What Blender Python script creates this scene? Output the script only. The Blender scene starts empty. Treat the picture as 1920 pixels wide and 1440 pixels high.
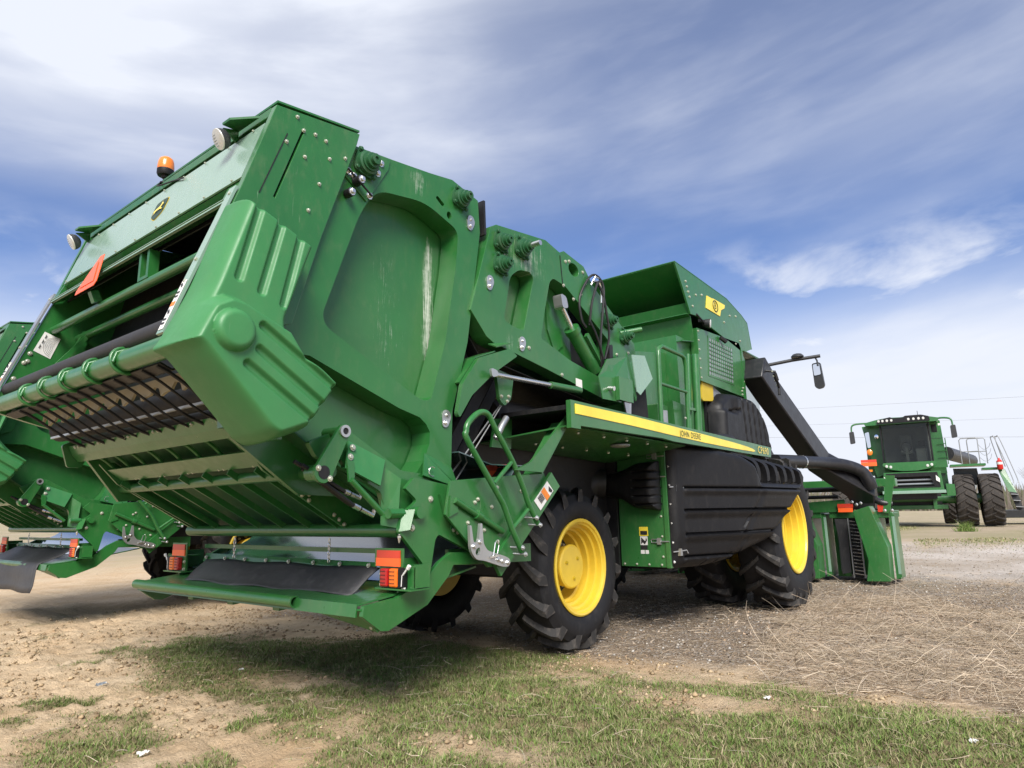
import bpy, math, random
import numpy as np
from mathutils import Vector, Matrix
from mathutils.geometry import tessellate_polygon

scene = bpy.context.scene
col = scene.collection

# ------------------------------------------------------------------ camera
cam_data = bpy.data.cameras.new('camera')
cam = bpy.data.objects.new('camera', cam_data)
col.objects.link(cam)
cam_data.sensor_width = 36.0
cam_data.lens = 23.02
cam_data.clip_start = 0.05
cam_data.clip_end = 3000
RIGHT = Vector((0.61809, -0.78589, -0.01786)); UP = Vector((-0.14227, -0.13421, 0.98069)); FWD = Vector((0.77311, 0.60361, 0.19476))
RIGHT.normalize(); FWD = (FWD - RIGHT * FWD.dot(RIGHT)).normalized(); UP = RIGHT.cross(FWD)
cam.matrix_world = Matrix(((RIGHT.x, UP.x, -FWD.x, 0), (RIGHT.y, UP.y, -FWD.y, 0), (RIGHT.z, UP.z, -FWD.z, 1.2), (0, 0, 0, 1)))
scene.camera = cam

# ------------------------------------------------------------------ world, sun, exposure
SUN_EL = math.radians(42); SUN_AZ = math.radians(222)     # direction to the sun, measured from +x towards +y
world = bpy.data.worlds.new('World'); scene.world = world; world.use_nodes = True
wn = world.node_tree.nodes; wl = world.node_tree.links
for n in list(wn): wn.remove(n)

def nd(tree, typ, **kw):
    n = tree.nodes.new(typ)
    for k, v in kw.items():
        if k.startswith('i_'): n.inputs[int(k[2:])].default_value = v
        else: setattr(n, k, v)
    return n

def wmath(op, a, b=None, clamp=False):
    n = nd(world.node_tree, 'ShaderNodeMath', operation=op, use_clamp=clamp)
    for i, s in enumerate((a, b)):
        if s is None: continue
        if isinstance(s, (int, float)): n.inputs[i].default_value = s
        else: wl.new(s, n.inputs[i])
    return n.outputs[0]

out = nd(world.node_tree, 'ShaderNodeOutputWorld'); bg = nd(world.node_tree, 'ShaderNodeBackground')
bg.inputs[1].default_value = 0.10
sky = nd(world.node_tree, 'ShaderNodeTexSky', sky_type='NISHITA', sun_disc=False, sun_elevation=SUN_EL,
         sun_rotation=math.pi / 2 - SUN_AZ, altitude=100, air_density=1.0, dust_density=0.6, ozone_density=2.5)
tc = nd(world.node_tree, 'ShaderNodeTexCoord'); sep = nd(world.node_tree, 'ShaderNodeSeparateXYZ')
wl.new(tc.outputs['Generated'], sep.inputs[0])
az = wmath('ARCTAN2', sep.outputs[1], sep.outputs[0])
nrm0 = nd(world.node_tree, 'ShaderNodeVectorMath', operation='NORMALIZE'); wl.new(tc.outputs['Generated'], nrm0.inputs[0])
sep2 = nd(world.node_tree, 'ShaderNodeSeparateXYZ'); wl.new(nrm0.outputs[0], sep2.inputs[0])
el = wmath('ARCSINE', sep2.outputs[2])
def smooth(src, a, b, lo=0.0, hi=1.0):
    r = nd(world.node_tree, 'ShaderNodeMapRange', interpolation_type='SMOOTHSTEP')
    for i, v in ((1, a), (2, b), (3, lo), (4, hi)): r.inputs[i].default_value = v
    wl.new(src, r.inputs[0]); return r.outputs[0]
def band(ku, kv, tilt, scale, detail, rough, dist, lo, hi, off):    # long cloud bands lying along the sky
    c = nd(world.node_tree, 'ShaderNodeCombineXYZ')
    wl.new(wmath('MULTIPLY', az, ku), c.inputs[0]); wl.new(wmath('ADD', wmath('MULTIPLY', el, kv), wmath('MULTIPLY', az, tilt)), c.inputs[1]); c.inputs[2].default_value = off
    t = nd(world.node_tree, 'ShaderNodeTexNoise'); wl.new(c.outputs[0], t.inputs[0])
    for k, v in (('Scale', scale), ('Detail', detail), ('Roughness', rough), ('Distortion', dist)): t.inputs[k].default_value = v
    return smooth(t.outputs[0], lo, hi)
D = math.radians
bands = band(1.1, 5.0, 0.55, 1.5, 6.0, 0.52, 0.3, 0.36, 0.72, 3.7)
fine = band(1.8, 6.5, 0.7, 2.2, 5.0, 0.52, 0.3, 0.42, 0.80, 8.1)
puff = band(4.0, 9.0, 0.6, 1.5, 7.0, 0.55, 0.3, 0.46, 0.72, 1.3)
big = band(0.9, 2.2, 0.5, 1.3, 3.0, 0.5, 0.2, 0.30, 0.70, 5.9)
high = smooth(el, D(22), D(33)); left = smooth(az, D(8), D(66))
veil = wmath('MULTIPLY', high, wmath('ADD', wmath('MULTIPLY', smooth(az, D(25), D(72)), 1.0), 0.20))
veil = wmath('MULTIPLY', veil, wmath('ADD', wmath('ADD', wmath('MULTIPLY', bands, 0.42), wmath('MULTIPLY', big, 0.35)), 0.52))
low = wmath('MULTIPLY', wmath('MULTIPLY', smooth(el, D(8), D(13)), smooth(el, D(23), D(17))), wmath('MULTIPLY', puff, 0.80))
haze_f = wmath('MULTIPLY', smooth(el, D(19.5), D(9)), wmath('ADD', wmath('MULTIPLY', bands, 0.15), 0.82))
fac = wmath('ADD', wmath('MAXIMUM', wmath('MAXIMUM', veil, low), haze_f), wmath('MULTIPLY', fine, 0.15))
fac = wmath('ADD', fac, wmath('MULTIPLY', bands, 0.13)); fac = wmath('ADD', fac, 0.045, True)
tint = nd(world.node_tree, 'ShaderNodeMix', data_type='RGBA', blend_type='MULTIPLY'); tint.inputs[0].default_value = 1.0
wl.new(sky.outputs[0], tint.inputs[6]); tint.inputs[7].default_value = (0.57, 0.645, 0.85, 1)
mixc = nd(world.node_tree, 'ShaderNodeMix', data_type='RGBA'); wl.new(fac, mixc.inputs[0]); wl.new(tint.outputs[2], mixc.inputs[6])
mixc.inputs[7].default_value = (5.0, 5.25, 5.85, 1)
wl.new(mixc.outputs[2], bg.inputs[0]); wl.new(bg.outputs[0], out.inputs[0])

sun_data = bpy.data.lights.new('sun', 'SUN'); sun_data.energy = 3.3; sun_data.angle = math.radians(32); sun_data.color = (1.0, 0.95, 0.87)
sun = bpy.data.objects.new('sun', sun_data); col.objects.link(sun)
sd = Vector((math.cos(SUN_EL) * math.cos(SUN_AZ), math.cos(SUN_EL) * math.sin(SUN_AZ), math.sin(SUN_EL)))
sun.rotation_euler = sd.to_track_quat('Z', 'Y').to_euler(); sun.location = (0, 0, 30)
scene.view_settings.view_transform = 'Standard'; scene.view_settings.look = 'None'
scene.view_settings.exposure = 0.80; scene.view_settings.gamma = 1.0; scene.view_settings.use_curve_mapping = False
scene.cycles.max_bounces = 6; scene.cycles.diffuse_bounces = 3; scene.cycles.glossy_bounces = 3; scene.cycles.transmission_bounces = 4
scene.cycles.caustics_reflective = False; scene.cycles.caustics_refractive = False


# ------------------------------------------------------------------ materials
MATS = {}
def mat_new(name):
    m = bpy.data.materials.new(name); m.use_nodes = True; t = m.node_tree
    for n in list(t.nodes): t.nodes.remove(n)
    o = t.nodes.new('ShaderNodeOutputMaterial'); p = t.nodes.new('ShaderNodeBsdfPrincipled'); t.links.new(p.outputs[0], o.inputs[0])
    MATS[name] = m; return m, t, p
def noise(t, scale, detail=4, rough=0.55, stretch=None, coord='Object', dist=0.0):
    c = t.nodes.new('ShaderNodeTexCoord'); src = c.outputs[coord]
    if stretch:
        mp = t.nodes.new('ShaderNodeMapping'); mp.inputs['Scale'].default_value = stretch; t.links.new(src, mp.inputs[0]); src = mp.outputs[0]
    n = t.nodes.new('ShaderNodeTexNoise'); n.inputs['Scale'].default_value = scale; n.inputs['Detail'].default_value = detail; n.inputs['Roughness'].default_value = rough
    n.inputs['Distortion'].default_value = dist
    t.links.new(src, n.inputs[0]); return n.outputs[0]
def rng(t, src, lo, hi, a=0.0, b=1.0):
    r = t.nodes.new('ShaderNodeMapRange'); r.inputs[1].default_value = lo; r.inputs[2].default_value = hi; r.inputs[3].default_value = a; r.inputs[4].default_value = b
    t.links.new(src, r.inputs[0]); return r.outputs[0]
def mixc3(t, fac, a, b, mode='MIX'):
    m = t.nodes.new('ShaderNodeMix'); m.data_type = 'RGBA'; m.blend_type = mode
    if isinstance(fac, (int, float)): m.inputs[0].default_value = fac
    else: t.links.new(fac, m.inputs[0])
    for i, s in ((6, a), (7, b)):
        if isinstance(s, tuple): m.inputs[i].default_value = (*s, 1) if len(s) == 3 else s
        else: t.links.new(s, m.inputs[i])
    return m.outputs[2]
def mth(t, op, a, b=0.0, clamp=False):
    m = t.nodes.new('ShaderNodeMath'); m.operation = op; m.use_clamp = clamp
    for i, s in enumerate((a, b)):
        if isinstance(s, (int, float)): m.inputs[i].default_value = s
        else: t.links.new(s, m.inputs[i])
    return m.outputs[0]
def bump(t, p, src, strength, dist=0.01):
    b = t.nodes.new('ShaderNodeBump'); b.inputs['Strength'].default_value = strength; b.inputs['Distance'].default_value = dist
    t.links.new(src, b.inputs['Height']); t.links.new(b.outputs[0], p.inputs['Normal'])
def paint(name, c, rough=0.32, coat=0.35, dust=0.25, dustc=(0.30, 0.25, 0.17), metal=0.0, var=0.12, spec=0.5, bumps=0.0, bscale=300, wear=0.0):
    m, t, p = mat_new(name)
    n1 = noise(t, 2.3, 6, 0.6); n2 = noise(t, 17, 5, 0.65, (1, 1, 0.45))
    a = tuple(x * (1 - var) for x in c); b = tuple(min(1, x * (1 + var)) for x in c)
    base = mixc3(t, rng(t, n1, 0.3, 0.7), a, b)
    d = mth(t, 'MULTIPLY', rng(t, n2, 0.52, 0.85), dust, True)
    base = mixc3(t, d, base, dustc)
    if wear:                                          # thin pale scratches and run marks, here and there
        st = noise(t, 1.0, 4, 0.6, (130, 130, 5), dist=0.4); pt = noise(t, 1.7, 4, 0.6)
        base = mixc3(t, mth(t, 'MULTIPLY', mth(t, 'MULTIPLY', rng(t, st, 0.66, 0.74), rng(t, pt, 0.50, 0.68)), wear, True), base, (0.50, 0.53, 0.44))
        fm = noise(t, 0.9, 6, 0.65, (1, 1, 0.6)); base = mixc3(t, mth(t, 'MULTIPLY', rng(t, fm, 0.42, 0.75), 0.13, True), base, (0.22, 0.26, 0.17))
    t.links.new(base, p.inputs['Base Color'])
    t.links.new(mth(t, 'ADD', rng(t, n2, 0.3, 0.8, rough - 0.05, rough + 0.16), 0.0, True), p.inputs['Roughness'])
    p.inputs['Metallic'].default_value = metal; p.inputs['Coat Weight'].default_value = coat; p.inputs['Coat Roughness'].default_value = 0.12
    p.inputs['Specular IOR Level'].default_value = spec
    if bumps: bump(t, p, noise(t, bscale, 3, 0.6), bumps, 0.002)
    elif wear: bump(t, p, noise(t, 3.2, 2, 0.5), 0.10, 0.03)
    return m
GREEN = (0.021, 0.137, 0.029)
paint('green_paint', GREEN, 0.32, 0.35, 0.16, wear=0.7)
paint('green_dirty_shaded', (0.014, 0.085, 0.028), 0.5, 0.0, 0.5, (0.10, 0.10, 0.07))  # dirty green, dark enough to carry the ramp sheet's painted-in shade
paint('lug_rubber', (0.040, 0.038, 0.036), 0.7, 0.0, 0.9, (0.19, 0.165, 0.14), spec=0.25, bumps=0.3, bscale=90)
paint('green_plastic', (0.036, 0.190, 0.056), 0.44, 0.0, 0.06, bumps=0.12, bscale=420, wear=0.35)
paint('green_pale_sheen', (0.22, 0.34, 0.265), 0.26, 0.3, 0.04, var=0.03)  # pale tone paints reflected sky and ground into the rear panel's green
paint('yellow_paint', (0.76, 0.53, 0.045), 0.36, 0.3, 0.14, (0.42, 0.30, 0.12))
paint('yellow_stripe', (0.88, 0.68, 0.06), 0.35, 0.2, 0.06)
paint('yellow_dull', (0.55, 0.40, 0.02), 0.5, 0.0, 0.1)
paint('black_plastic', (0.009, 0.009, 0.010), 0.45, 0.0, 0.28, (0.065, 0.06, 0.055), spec=0.3, bumps=0.25, bscale=500)
paint('black_duct', (0.016, 0.016, 0.018), 0.36, 0.0, 0.14, (0.14, 0.12, 0.10))
paint('black_metal', (0.010, 0.010, 0.011), 0.5, 0.0, 0.15, (0.14, 0.11, 0.08))
paint('rubber', (0.014, 0.014, 0.0155), 0.62, 0.0, 0.35, (0.09, 0.085, 0.08), spec=0.3, bumps=0.2, bscale=120)
paint('flap_rubber', (0.055, 0.055, 0.058), 0.5, 0.0, 0.5, (0.16, 0.155, 0.15), spec=0.4, bumps=0.2, bscale=60)
paint('roller_rubber', (0.035, 0.034, 0.036), 0.6, 0.0, 0.35, (0.12, 0.11, 0.10), spec=0.3)
paint('galvanised', (0.50, 0.51, 0.51), 0.34, 0.0, 0.15, (0.4, 0.38, 0.33), metal=0.75)
paint('bright_steel', (0.72, 0.72, 0.70), 0.22, 0.0, 0.08, metal=0.9)
paint('zinc_bolt', (0.48, 0.50, 0.40), 0.35, 0.0, 0.3, metal=0.5)
paint('white_label', (0.72, 0.71, 0.68), 0.5, 0.0, 0.08, (0.4, 0.36, 0.3))
paint('orange_label', (0.75, 0.22, 0.03), 0.5, 0.0, 0.08)
paint('dark_print', (0.02, 0.02, 0.02), 0.5, 0.0, 0.05)
paint('grey_sheet', (0.22, 0.24, 0.26), 0.3, 0.1, 0.2)
paint('dusty_tan', (0.30, 0.26, 0.17), 0.6, 0.0, 0.4)
paint('seat_grey', (0.22, 0.22, 0.21), 0.7, 0.0, 0.1)
paint('brown_tyre', (0.045, 0.040, 0.036), 0.75, 0.0, 0.8, (0.15, 0.12, 0.095), spec=0.25)
paint('mirror_back', (0.03, 0.031, 0.033), 0.4, 0.0, 0.08)
paint('grey_rail', (0.30, 0.31, 0.31), 0.4, 0.0, 0.1, metal=0.3)
paint('red_paint', (0.55, 0.02, 0.015), 0.35, 0.2, 0.05)
paint('dark_green_print', (0.006, 0.035, 0.012), 0.4, 0.0, 0.05)
def glowy(name, c, rough=0.25):
    m, t, p = mat_new(name)
    n1 = noise(t, 220, 2, 0.5)
    t.links.new(mixc3(t, rng(t, n1, 0.3, 0.7), tuple(x * 0.9 for x in c), c), p.inputs['Base Color'])
    p.inputs['Roughness'].default_value = rough; p.inputs['Coat Weight'].default_value = 0.4
    return m
glowy('red_lens', (0.42, 0.012, 0.014)); glowy('orange_lens', (0.85, 0.16, 0.01)); glowy('amber_lens', (0.85, 0.22, 0.02))
glowy('red_reflector', (0.62, 0.045, 0.02), 0.4); glowy('orange_reflector', (0.95, 0.13, 0.02), 0.45); glowy('lamp_lens', (0.62, 0.62, 0.58), 0.2)
m, t, p = mat_new('mirror_glass'); p.inputs['Base Color'].default_value = (0.75, 0.77, 0.8, 1); p.inputs['Metallic'].default_value = 1.0; p.inputs['Roughness'].default_value = 0.05
m, t, p = mat_new('windscreen_glass'); t.nodes.remove(p)
tb = t.nodes.new('ShaderNodeBsdfTransparent'); tb.inputs[0].default_value = (0.72, 0.75, 0.73, 1); gb = t.nodes.new('ShaderNodeBsdfGlossy'); gb.inputs['Roughness'].default_value = 0.03
fr = t.nodes.new('ShaderNodeFresnel'); fr.inputs[0].default_value = 1.4; mx = t.nodes.new('ShaderNodeMixShader'); t.links.new(fr.outputs[0], mx.inputs[0]); t.links.new(tb.outputs[0], mx.inputs[1]); t.links.new(gb.outputs[0], mx.inputs[2])
t.links.new(mx.outputs[0], [n for n in t.nodes if n.type == 'OUTPUT_MATERIAL'][0].inputs[0])
m, t, p = mat_new('clear_sheet'); p.inputs['Base Color'].default_value = (0.05, 0.09, 0.085, 1); p.inputs['Roughness'].default_value = 0.12; p.inputs['Coat Weight'].default_value = 1.0; p.inputs['Coat Roughness'].default_value = 0.06; p.inputs['Specular IOR Level'].default_value = 0.6

# paint with pale vertical scratches and rain-washed drips (wear of the panel itself)
def scratched(name, c, areas):
    m, t, p = mat_new(name)
    n1 = noise(t, 2.3, 6, 0.6); n2 = noise(t, 17, 5, 0.65, (1, 1, 0.45))
    base = mixc3(t, rng(t, n1, 0.3, 0.7), tuple(x * 0.9 for x in c), tuple(x * 1.1 for x in c))
    base = mixc3(t, mth(t, 'MULTIPLY', rng(t, n2, 0.52, 0.85), 0.10, True), base, (0.30, 0.26, 0.18))
    c0 = t.nodes.new('ShaderNodeTexCoord'); s = t.nodes.new('ShaderNodeSeparateXYZ'); t.links.new(c0.outputs['Object'], s.inputs[0])
    st = noise(t, 1.0, 5, 0.65, (230, 1, 4.0), dist=0.5); br = noise(t, 1.0, 3, 0.6, (20, 1, 26))
    tot = None
    for (x0, xr, z0, zr, th) in areas:
        fx = mth(t, 'SUBTRACT', 1.0, mth(t, 'DIVIDE', mth(t, 'ABSOLUTE', mth(t, 'SUBTRACT', s.outputs[0], x0)), xr), True)
        fz = mth(t, 'SUBTRACT', 1.0, mth(t, 'POWER', mth(t, 'DIVIDE', mth(t, 'ABSOLUTE', mth(t, 'SUBTRACT', s.outputs[2], z0)), zr), 4.0), True)
        env = mth(t, 'MULTIPLY', mth(t, 'POWER', fx, 0.6), fz)
        v = mth(t, 'ADD', st, mth(t, 'MULTIPLY', env, th))
        v = mth(t, 'ADD', v, mth(t, 'MULTIPLY', mth(t, 'SUBTRACT', br, 0.5), 0.22))
        k = mth(t, 'MULTIPLY', rng(t, v, 0.80, 0.97), mth(t, 'MINIMUM', mth(t, 'MULTIPLY', env, 4.0), 1.0), True)
        tot = k if tot is None else mth(t, 'MAXIMUM', tot, k)
    k = mth(t, 'MULTIPLY', tot, 0.9)
    fm = noise(t, 0.9, 6, 0.65, (1, 1, 0.6)); base = mixc3(t, mth(t, 'MULTIPLY', rng(t, fm, 0.42, 0.75), 0.13, True), base, (0.22, 0.26, 0.17))
    base = mixc3(t, k, base, (0.62, 0.65, 0.57))
    t.links.new(base, p.inputs['Base Color']); t.links.new(rng(t, n2, 0.3, 0.8, 0.30, 0.48), p.inputs['Roughness'])
    p.inputs['Coat Weight'].default_value = 0.3; p.inputs['Coat Roughness'].default_value = 0.12; bump(t, p, noise(t, 3.2, 2, 0.5), 0.10, 0.03)
    return m

# ------------------------------------------------------------------ geometry helpers
OX, OY = 6.0, 4.39            # the harvester's own origin on the ground
class MB:
    def __init__(s): s.v = []; s.f = []
    def add(s, vs, fs):
        o = len(s.v); s.v += [tuple(x) for x in vs]; s.f += [tuple(i + o for i in f) for f in fs]; return s
    def box(s, x0, x1, y0, y1, z0, z1):
        vs = [(x, y, z) for x in (x0, x1) for y in (y0, y1) for z in (z0, z1)]
        return s.add(vs, [(0, 1, 3, 2), (4, 6, 7, 5), (0, 4, 5, 1), (2, 3, 7, 6), (0, 2, 6, 4), (1, 5, 7, 3)])
    def beam(s, p0, p1, w, h, up=(0, 0, 1)):       # box beam from p0 to p1, w across, h along up
        a = Vector(p0); b = Vector(p1); d = (b - a).normalized(); u = Vector(up); r = d.cross(u)
        if r.length < 1e-4: u = Vector((1, 0, 0)); r = d.cross(u)
        r.normalize(); u = r.cross(d)
        vs = [q + r * sx * w / 2 + u * sz * h / 2 for q in (a, b) for sx in (-1, 1) for sz in (-1, 1)]
        return s.add(vs, [(0, 1, 3, 2), (4, 6, 7, 5), (0, 4, 5, 1), (2, 3, 7, 6), (0, 2, 6, 4), (1, 5, 7, 3)])
    def prism(s, poly, axis, a, b, holes=()):
        def p3(p, t):
            if axis == 'y': return (p[0], t, p[1])
            if axis == 'x': return (t, p[0], p[1])
            return (p[0], p[1], t)
        loops = [list(poly)] + [list(h) for h in holes]
        flat = [p for l in loops for p in l]; n = len(flat)
        tris = tessellate_polygon([[Vector((p[0], p[1], 0)) for p in l] for l in loops])
        vs = [p3(p, a) for p in flat] + [p3(p, b) for p in flat]
        fs = [tuple(t) for t in tris] + [tuple(i + n for i in reversed(t)) for t in tris]
        k = 0
        for l in loops:
            m = len(l)
            for i in range(m): j = (i + 1) % m; fs.append((k + i, k + j, k + j + n, k + i + n))
            k += m
        return s.add(vs, fs)
    def slab(s, pts, t):                            # planar 3D polygon with thickness t along its normal
        P = [Vector(p) for p in pts]; nrm = Vector((0, 0, 0))
        for i in range(len(P)): nrm += P[i].cross(P[(i + 1) % len(P)])
        nrm.normalize(); n = len(P); o = nrm * t
        fs = [tuple(range(n)), tuple(reversed(range(n, 2 * n)))] + [(i, (i + 1) % n, (i + 1) % n + n, i + n) for i in range(n)]
        return s.add(P + [q + o for q in P], fs)
    def strip(s, prof, y0, y1, t=0.008):            # sheet metal folded along a profile in x,z and extruded along y
        P = [Vector((p[0], p[1])) for p in prof]; off = []
        for i in range(len(P)):
            d = (P[min(i + 1, len(P) - 1)] - P[max(i - 1, 0)]).normalized(); off.append(P[i] + Vector((-d.y, d.x)) * t)
        return s.prism([tuple(p) for p in P] + [tuple(p) for p in reversed(off)], 'y', y0, y1)
    def tube(s, path, r, n=10, cap=True, closed=False):
        P = [Vector(p) for p in path]; R = r if isinstance(r, (list, tuple)) else [r] * len(P)
        m = len(P); u = None; vs = []
        for i in range(m):
            if closed: d = (P[(i + 1) % m] - P[i - 1]).normalized()
            else: d = (P[min(i + 1, m - 1)] - P[max(i - 1, 0)]).normalized()
            if u is None:
                u = Vector((0, 0, 1)) if abs(d.z) < 0.9 else Vector((1, 0, 0))
            u = (u - d * u.dot(d)).normalized(); w = d.cross(u)
            vs += [P[i] + (u * math.cos(a) + w * math.sin(a)) * R[i] for a in [2 * math.pi * k / n for k in range(n)]]
        fs = []
        for i in range(m if closed else m - 1):
            i2 = (i + 1) % m
            for k in range(n): fs.append((i * n + k, i * n + (k + 1) % n, i2 * n + (k + 1) % n, i2 * n + k))
        if cap and not closed: fs += [tuple(reversed(range(n))), tuple((m - 1) * n + k for k in range(n))]
        return s.add(vs, fs)
    def cyl(s, p0, p1, r, n=14, r1=None): return s.tube([p0, p1], [r, r if r1 is None else r1], n)
    def lathe(s, c, axis, prof, n=32, closed=False):   # prof: (radius, distance along axis)
        a = Vector(axis).normalized(); u = Vector((0, 0, 1)) if abs(a.z) < 0.9 else Vector((1, 0, 0)); u = (u - a * u.dot(a)).normalized(); w = a.cross(u)
        c = Vector(c); vs = []; m = len(prof)
        for (r, h) in prof:
            vs += [c + a * h + (u * math.cos(q) + w * math.sin(q)) * r for q in [2 * math.pi * k / n for k in range(n)]]
        fs = []
        for i in range(m if closed else m - 1):
            i2 = (i + 1) % m
            for k in range(n): fs.append((i * n + k, i * n + (k + 1) % n, i2 * n + (k + 1) % n, i2 * n + k))
        if not closed: fs += [tuple(reversed(range(n))), tuple((m - 1) * n + k for k in range(n))]
        return s.add(vs, fs)
    def bolt(s, p, d, r=0.011, h=0.012):
        p = Vector(p); d = Vector(d).normalized()
        s.lathe(p, d, [(r * 1.45, 0), (r * 1.45, h * 0.25), (r, h * 0.3), (r, h * 0.85), (r * 0.75, h)], 8); return s
    def build(s, name, mat, parent=None, smooth=0, bevel=0, org=None):
        org = (OX, OY, 0) if org is None else org
        me = bpy.data.meshes.new(name)
        me.from_pydata([(x - org[0], y - org[1], z - org[2]) for x, y, z in s.v], [], s.f)
        me.materials.append(MATS[mat]); me.validate()
        bmn(me)
        if smooth:
            me.polygons.foreach_set('use_smooth', [True] * len(me.polygons)); me.set_sharp_from_angle(angle=math.radians(smooth))
        o = bpy.data.objects.new(name, me); col.objects.link(o)
        if parent is not None: o.parent = parent
        if bevel:
            b = o.modifiers.new('bevel', 'BEVEL'); b.width = bevel; b.segments = 2; b.limit_method = 'ANGLE'; b.angle_limit = math.radians(45)
        return o
import bmesh
def bmn(me):
    b = bmesh.new(); b.from_mesh(me); bmesh.ops.recalc_face_normals(b, faces=b.faces[:]); b.to_mesh(me); b.free()
def rnd(poly, r, seg=5):
    out = []; n = len(poly)
    for i in range(n):
        p = Vector(poly[i]); a = Vector(poly[i - 1]) - p; b = Vector(poly[(i + 1) % n]) - p
        rr = r[i] if isinstance(r, (list, tuple)) else r
        d = min(rr, a.length * 0.45, b.length * 0.45)
        if d < 1e-4: out.append(tuple(p)); continue
        p0 = p + a.normalized() * d; p1 = p + b.normalized() * d
        for k in range(seg + 1):
            t = k / seg; out.append(tuple(p0 * (1 - t) ** 2 + p * 2 * t * (1 - t) + p1 * t * t))
    return out
def spline(pts, k=6):
    P = [Vector(p) for p in pts]; out = []
    for i in range(len(P) - 1):
        a = P[max(i - 1, 0)]; b = P[i]; c = P[i + 1]; d = P[min(i + 2, len(P) - 1)]
        for j in range(k):
            t = j / k
            out.append(0.5 * ((2 * b) + (c - a) * t + (2 * a - 5 * b + 4 * c - d) * t * t + (-a + 3 * b - 3 * c + d) * t ** 3))
    out.append(P[-1]); return out
def thing(name, label, cat, loc=(0, 0, 0), rot=(0, 0, 0), group=None):
    o = bpy.data.objects.new(name, None); o.empty_display_size = 0.3; col.objects.link(o)
    o.location = loc; o.rotation_euler = rot; o['label'] = label; o['category'] = cat
    if group: o['group'] = group
    return o
def tag(o, label=None, cat=None, group=None, kind=None):
    for k, v in (('label', label), ('category', cat), ('group', group), ('kind', kind)):
        if v: o[k] = v
    return o
def copy_tree(o, parent=None):
    c = o.copy(); col.objects.link(c); c.parent = parent
    for ch in list(o.children): copy_tree(ch, c)
    return c
def text_mesh(body, size, depth=0.0, space=1.0):      # flat lettering: (verts2d, faces)
    cu = bpy.data.curves.new('t', 'FONT'); cu.body = body; cu.size = size; cu.space_character = space; cu.align_x = 'CENTER'; cu.align_y = 'CENTER'; cu.resolution_u = 3
    ob = bpy.data.objects.new('t', cu); col.objects.link(ob)
    me = bpy.data.meshes.new_from_object(ob)
    vs = [tuple(v.co) for v in me.vertices]; fs = [tuple(p.vertices) for p in me.polygons]
    bpy.data.objects.remove(ob); bpy.data.curves.remove(cu); bpy.data.meshes.remove(me)
    return vs, fs
def decal_text(mb, body, size, center, u, v, space=1.0, sx=1.0):
    vs, fs = text_mesh(body, size, space=space); c = Vector(center); u = Vector(u).normalized(); v = Vector(v).normalized()
    return mb.add([c + u * a[0] * sx + v * a[1] for a in vs], fs)
DEER = [(-1.0, -0.12), (-0.72, -0.02), (-0.42, 0.10), (-0.10, 0.16), (0.22, 0.26), (0.36, 0.48), (0.30, 0.74), (0.40, 0.66), (0.46, 0.86), (0.52, 0.62), (0.74, 0.50), (0.86, 0.40), (0.70, 0.36),
        (0.58, 0.22), (0.52, 0.02), (0.86, -0.10), (1.0, -0.30), (0.88, -0.24), (0.46, -0.14), (0.10, -0.14), (-0.26, -0.16), (-0.46, -0.34), (-0.92, -0.56), (-0.70, -0.34), (-0.62, -0.16)]
def emblem(parent, c, u, v, s, nrm):                   # shield with a leaping deer
    c = Vector(c); u = Vector(u).normalized(); v = Vector(v).normalized(); nrm = Vector(nrm).normalized()
    sh = rnd([(-1, 0.86), (0, 1.0), (1, 0.86), (0.94, -0.5), (0, -1.05), (-0.94, -0.5)], 0.3, 4)
    for nm, k, mt, h in (('emblem_border', 1.08, 'yellow_dull', 0.004), ('emblem_field', 1.0, 'dark_green_print', 0.007)):
        b = MB(); P = [c + nrm * h + u * a * s * k + v * q * s * k for a, q in sh]
        b.slab(P, 0.003); b.build(nm, mt, parent)
    tr = tessellate_polygon([[Vector((a, q, 0)) for a, q in DEER]])
    b = MB(); b.add([c + nrm * 0.0125 + u * a * s * 0.78 + v * q * s * 0.85 for a, q in DEER], [tuple(t) for t in tr]); b.build('emblem_deer', 'yellow_stripe', parent)

# ------------------------------------------------------------------ relief panels (moulded plastic covers)
def poly_sdf(P, X, Z):                # signed distance (positive inside) and nearest boundary point
    P = np.array(P, float); best = np.full(X.shape, 1e9); bx = X.copy(); bz = Z.copy(); inside = np.zeros(X.shape, bool)
    for i in range(len(P)):
        a = P[i]; b = P[(i + 1) % len(P)]; d = b - a; L = d @ d
        t = np.clip(((X - a[0]) * d[0] + (Z - a[1]) * d[1]) / L, 0, 1); qx = a[0] + t * d[0]; qz = a[1] + t * d[1]
        dd = np.hypot(X - qx, Z - qz); m = dd < best; best = np.where(m, dd, best); bx = np.where(m, qx, bx); bz = np.where(m, qz, bz)
        c = ((a[1] > Z) != (b[1] > Z)) & (X < (b[0] - a[0]) * (Z - a[1]) / (b[1] - a[1] + 1e-12) + a[0]); inside ^= c
    return np.where(inside, best, -best), bx, bz
def seg_dist(X, Z, a, b):
    d = np.array(b) - np.array(a); t = np.clip(((X - a[0]) * d[0] + (Z - a[1]) * d[1]) / (d @ d), 0, 1)
    return np.hypot(X - a[0] - t * d[0], Z - a[1] - t * d[1])
def sm(x): x = np.clip(x, 0, 1); return x * x * (3 - 2 * x)
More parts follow.
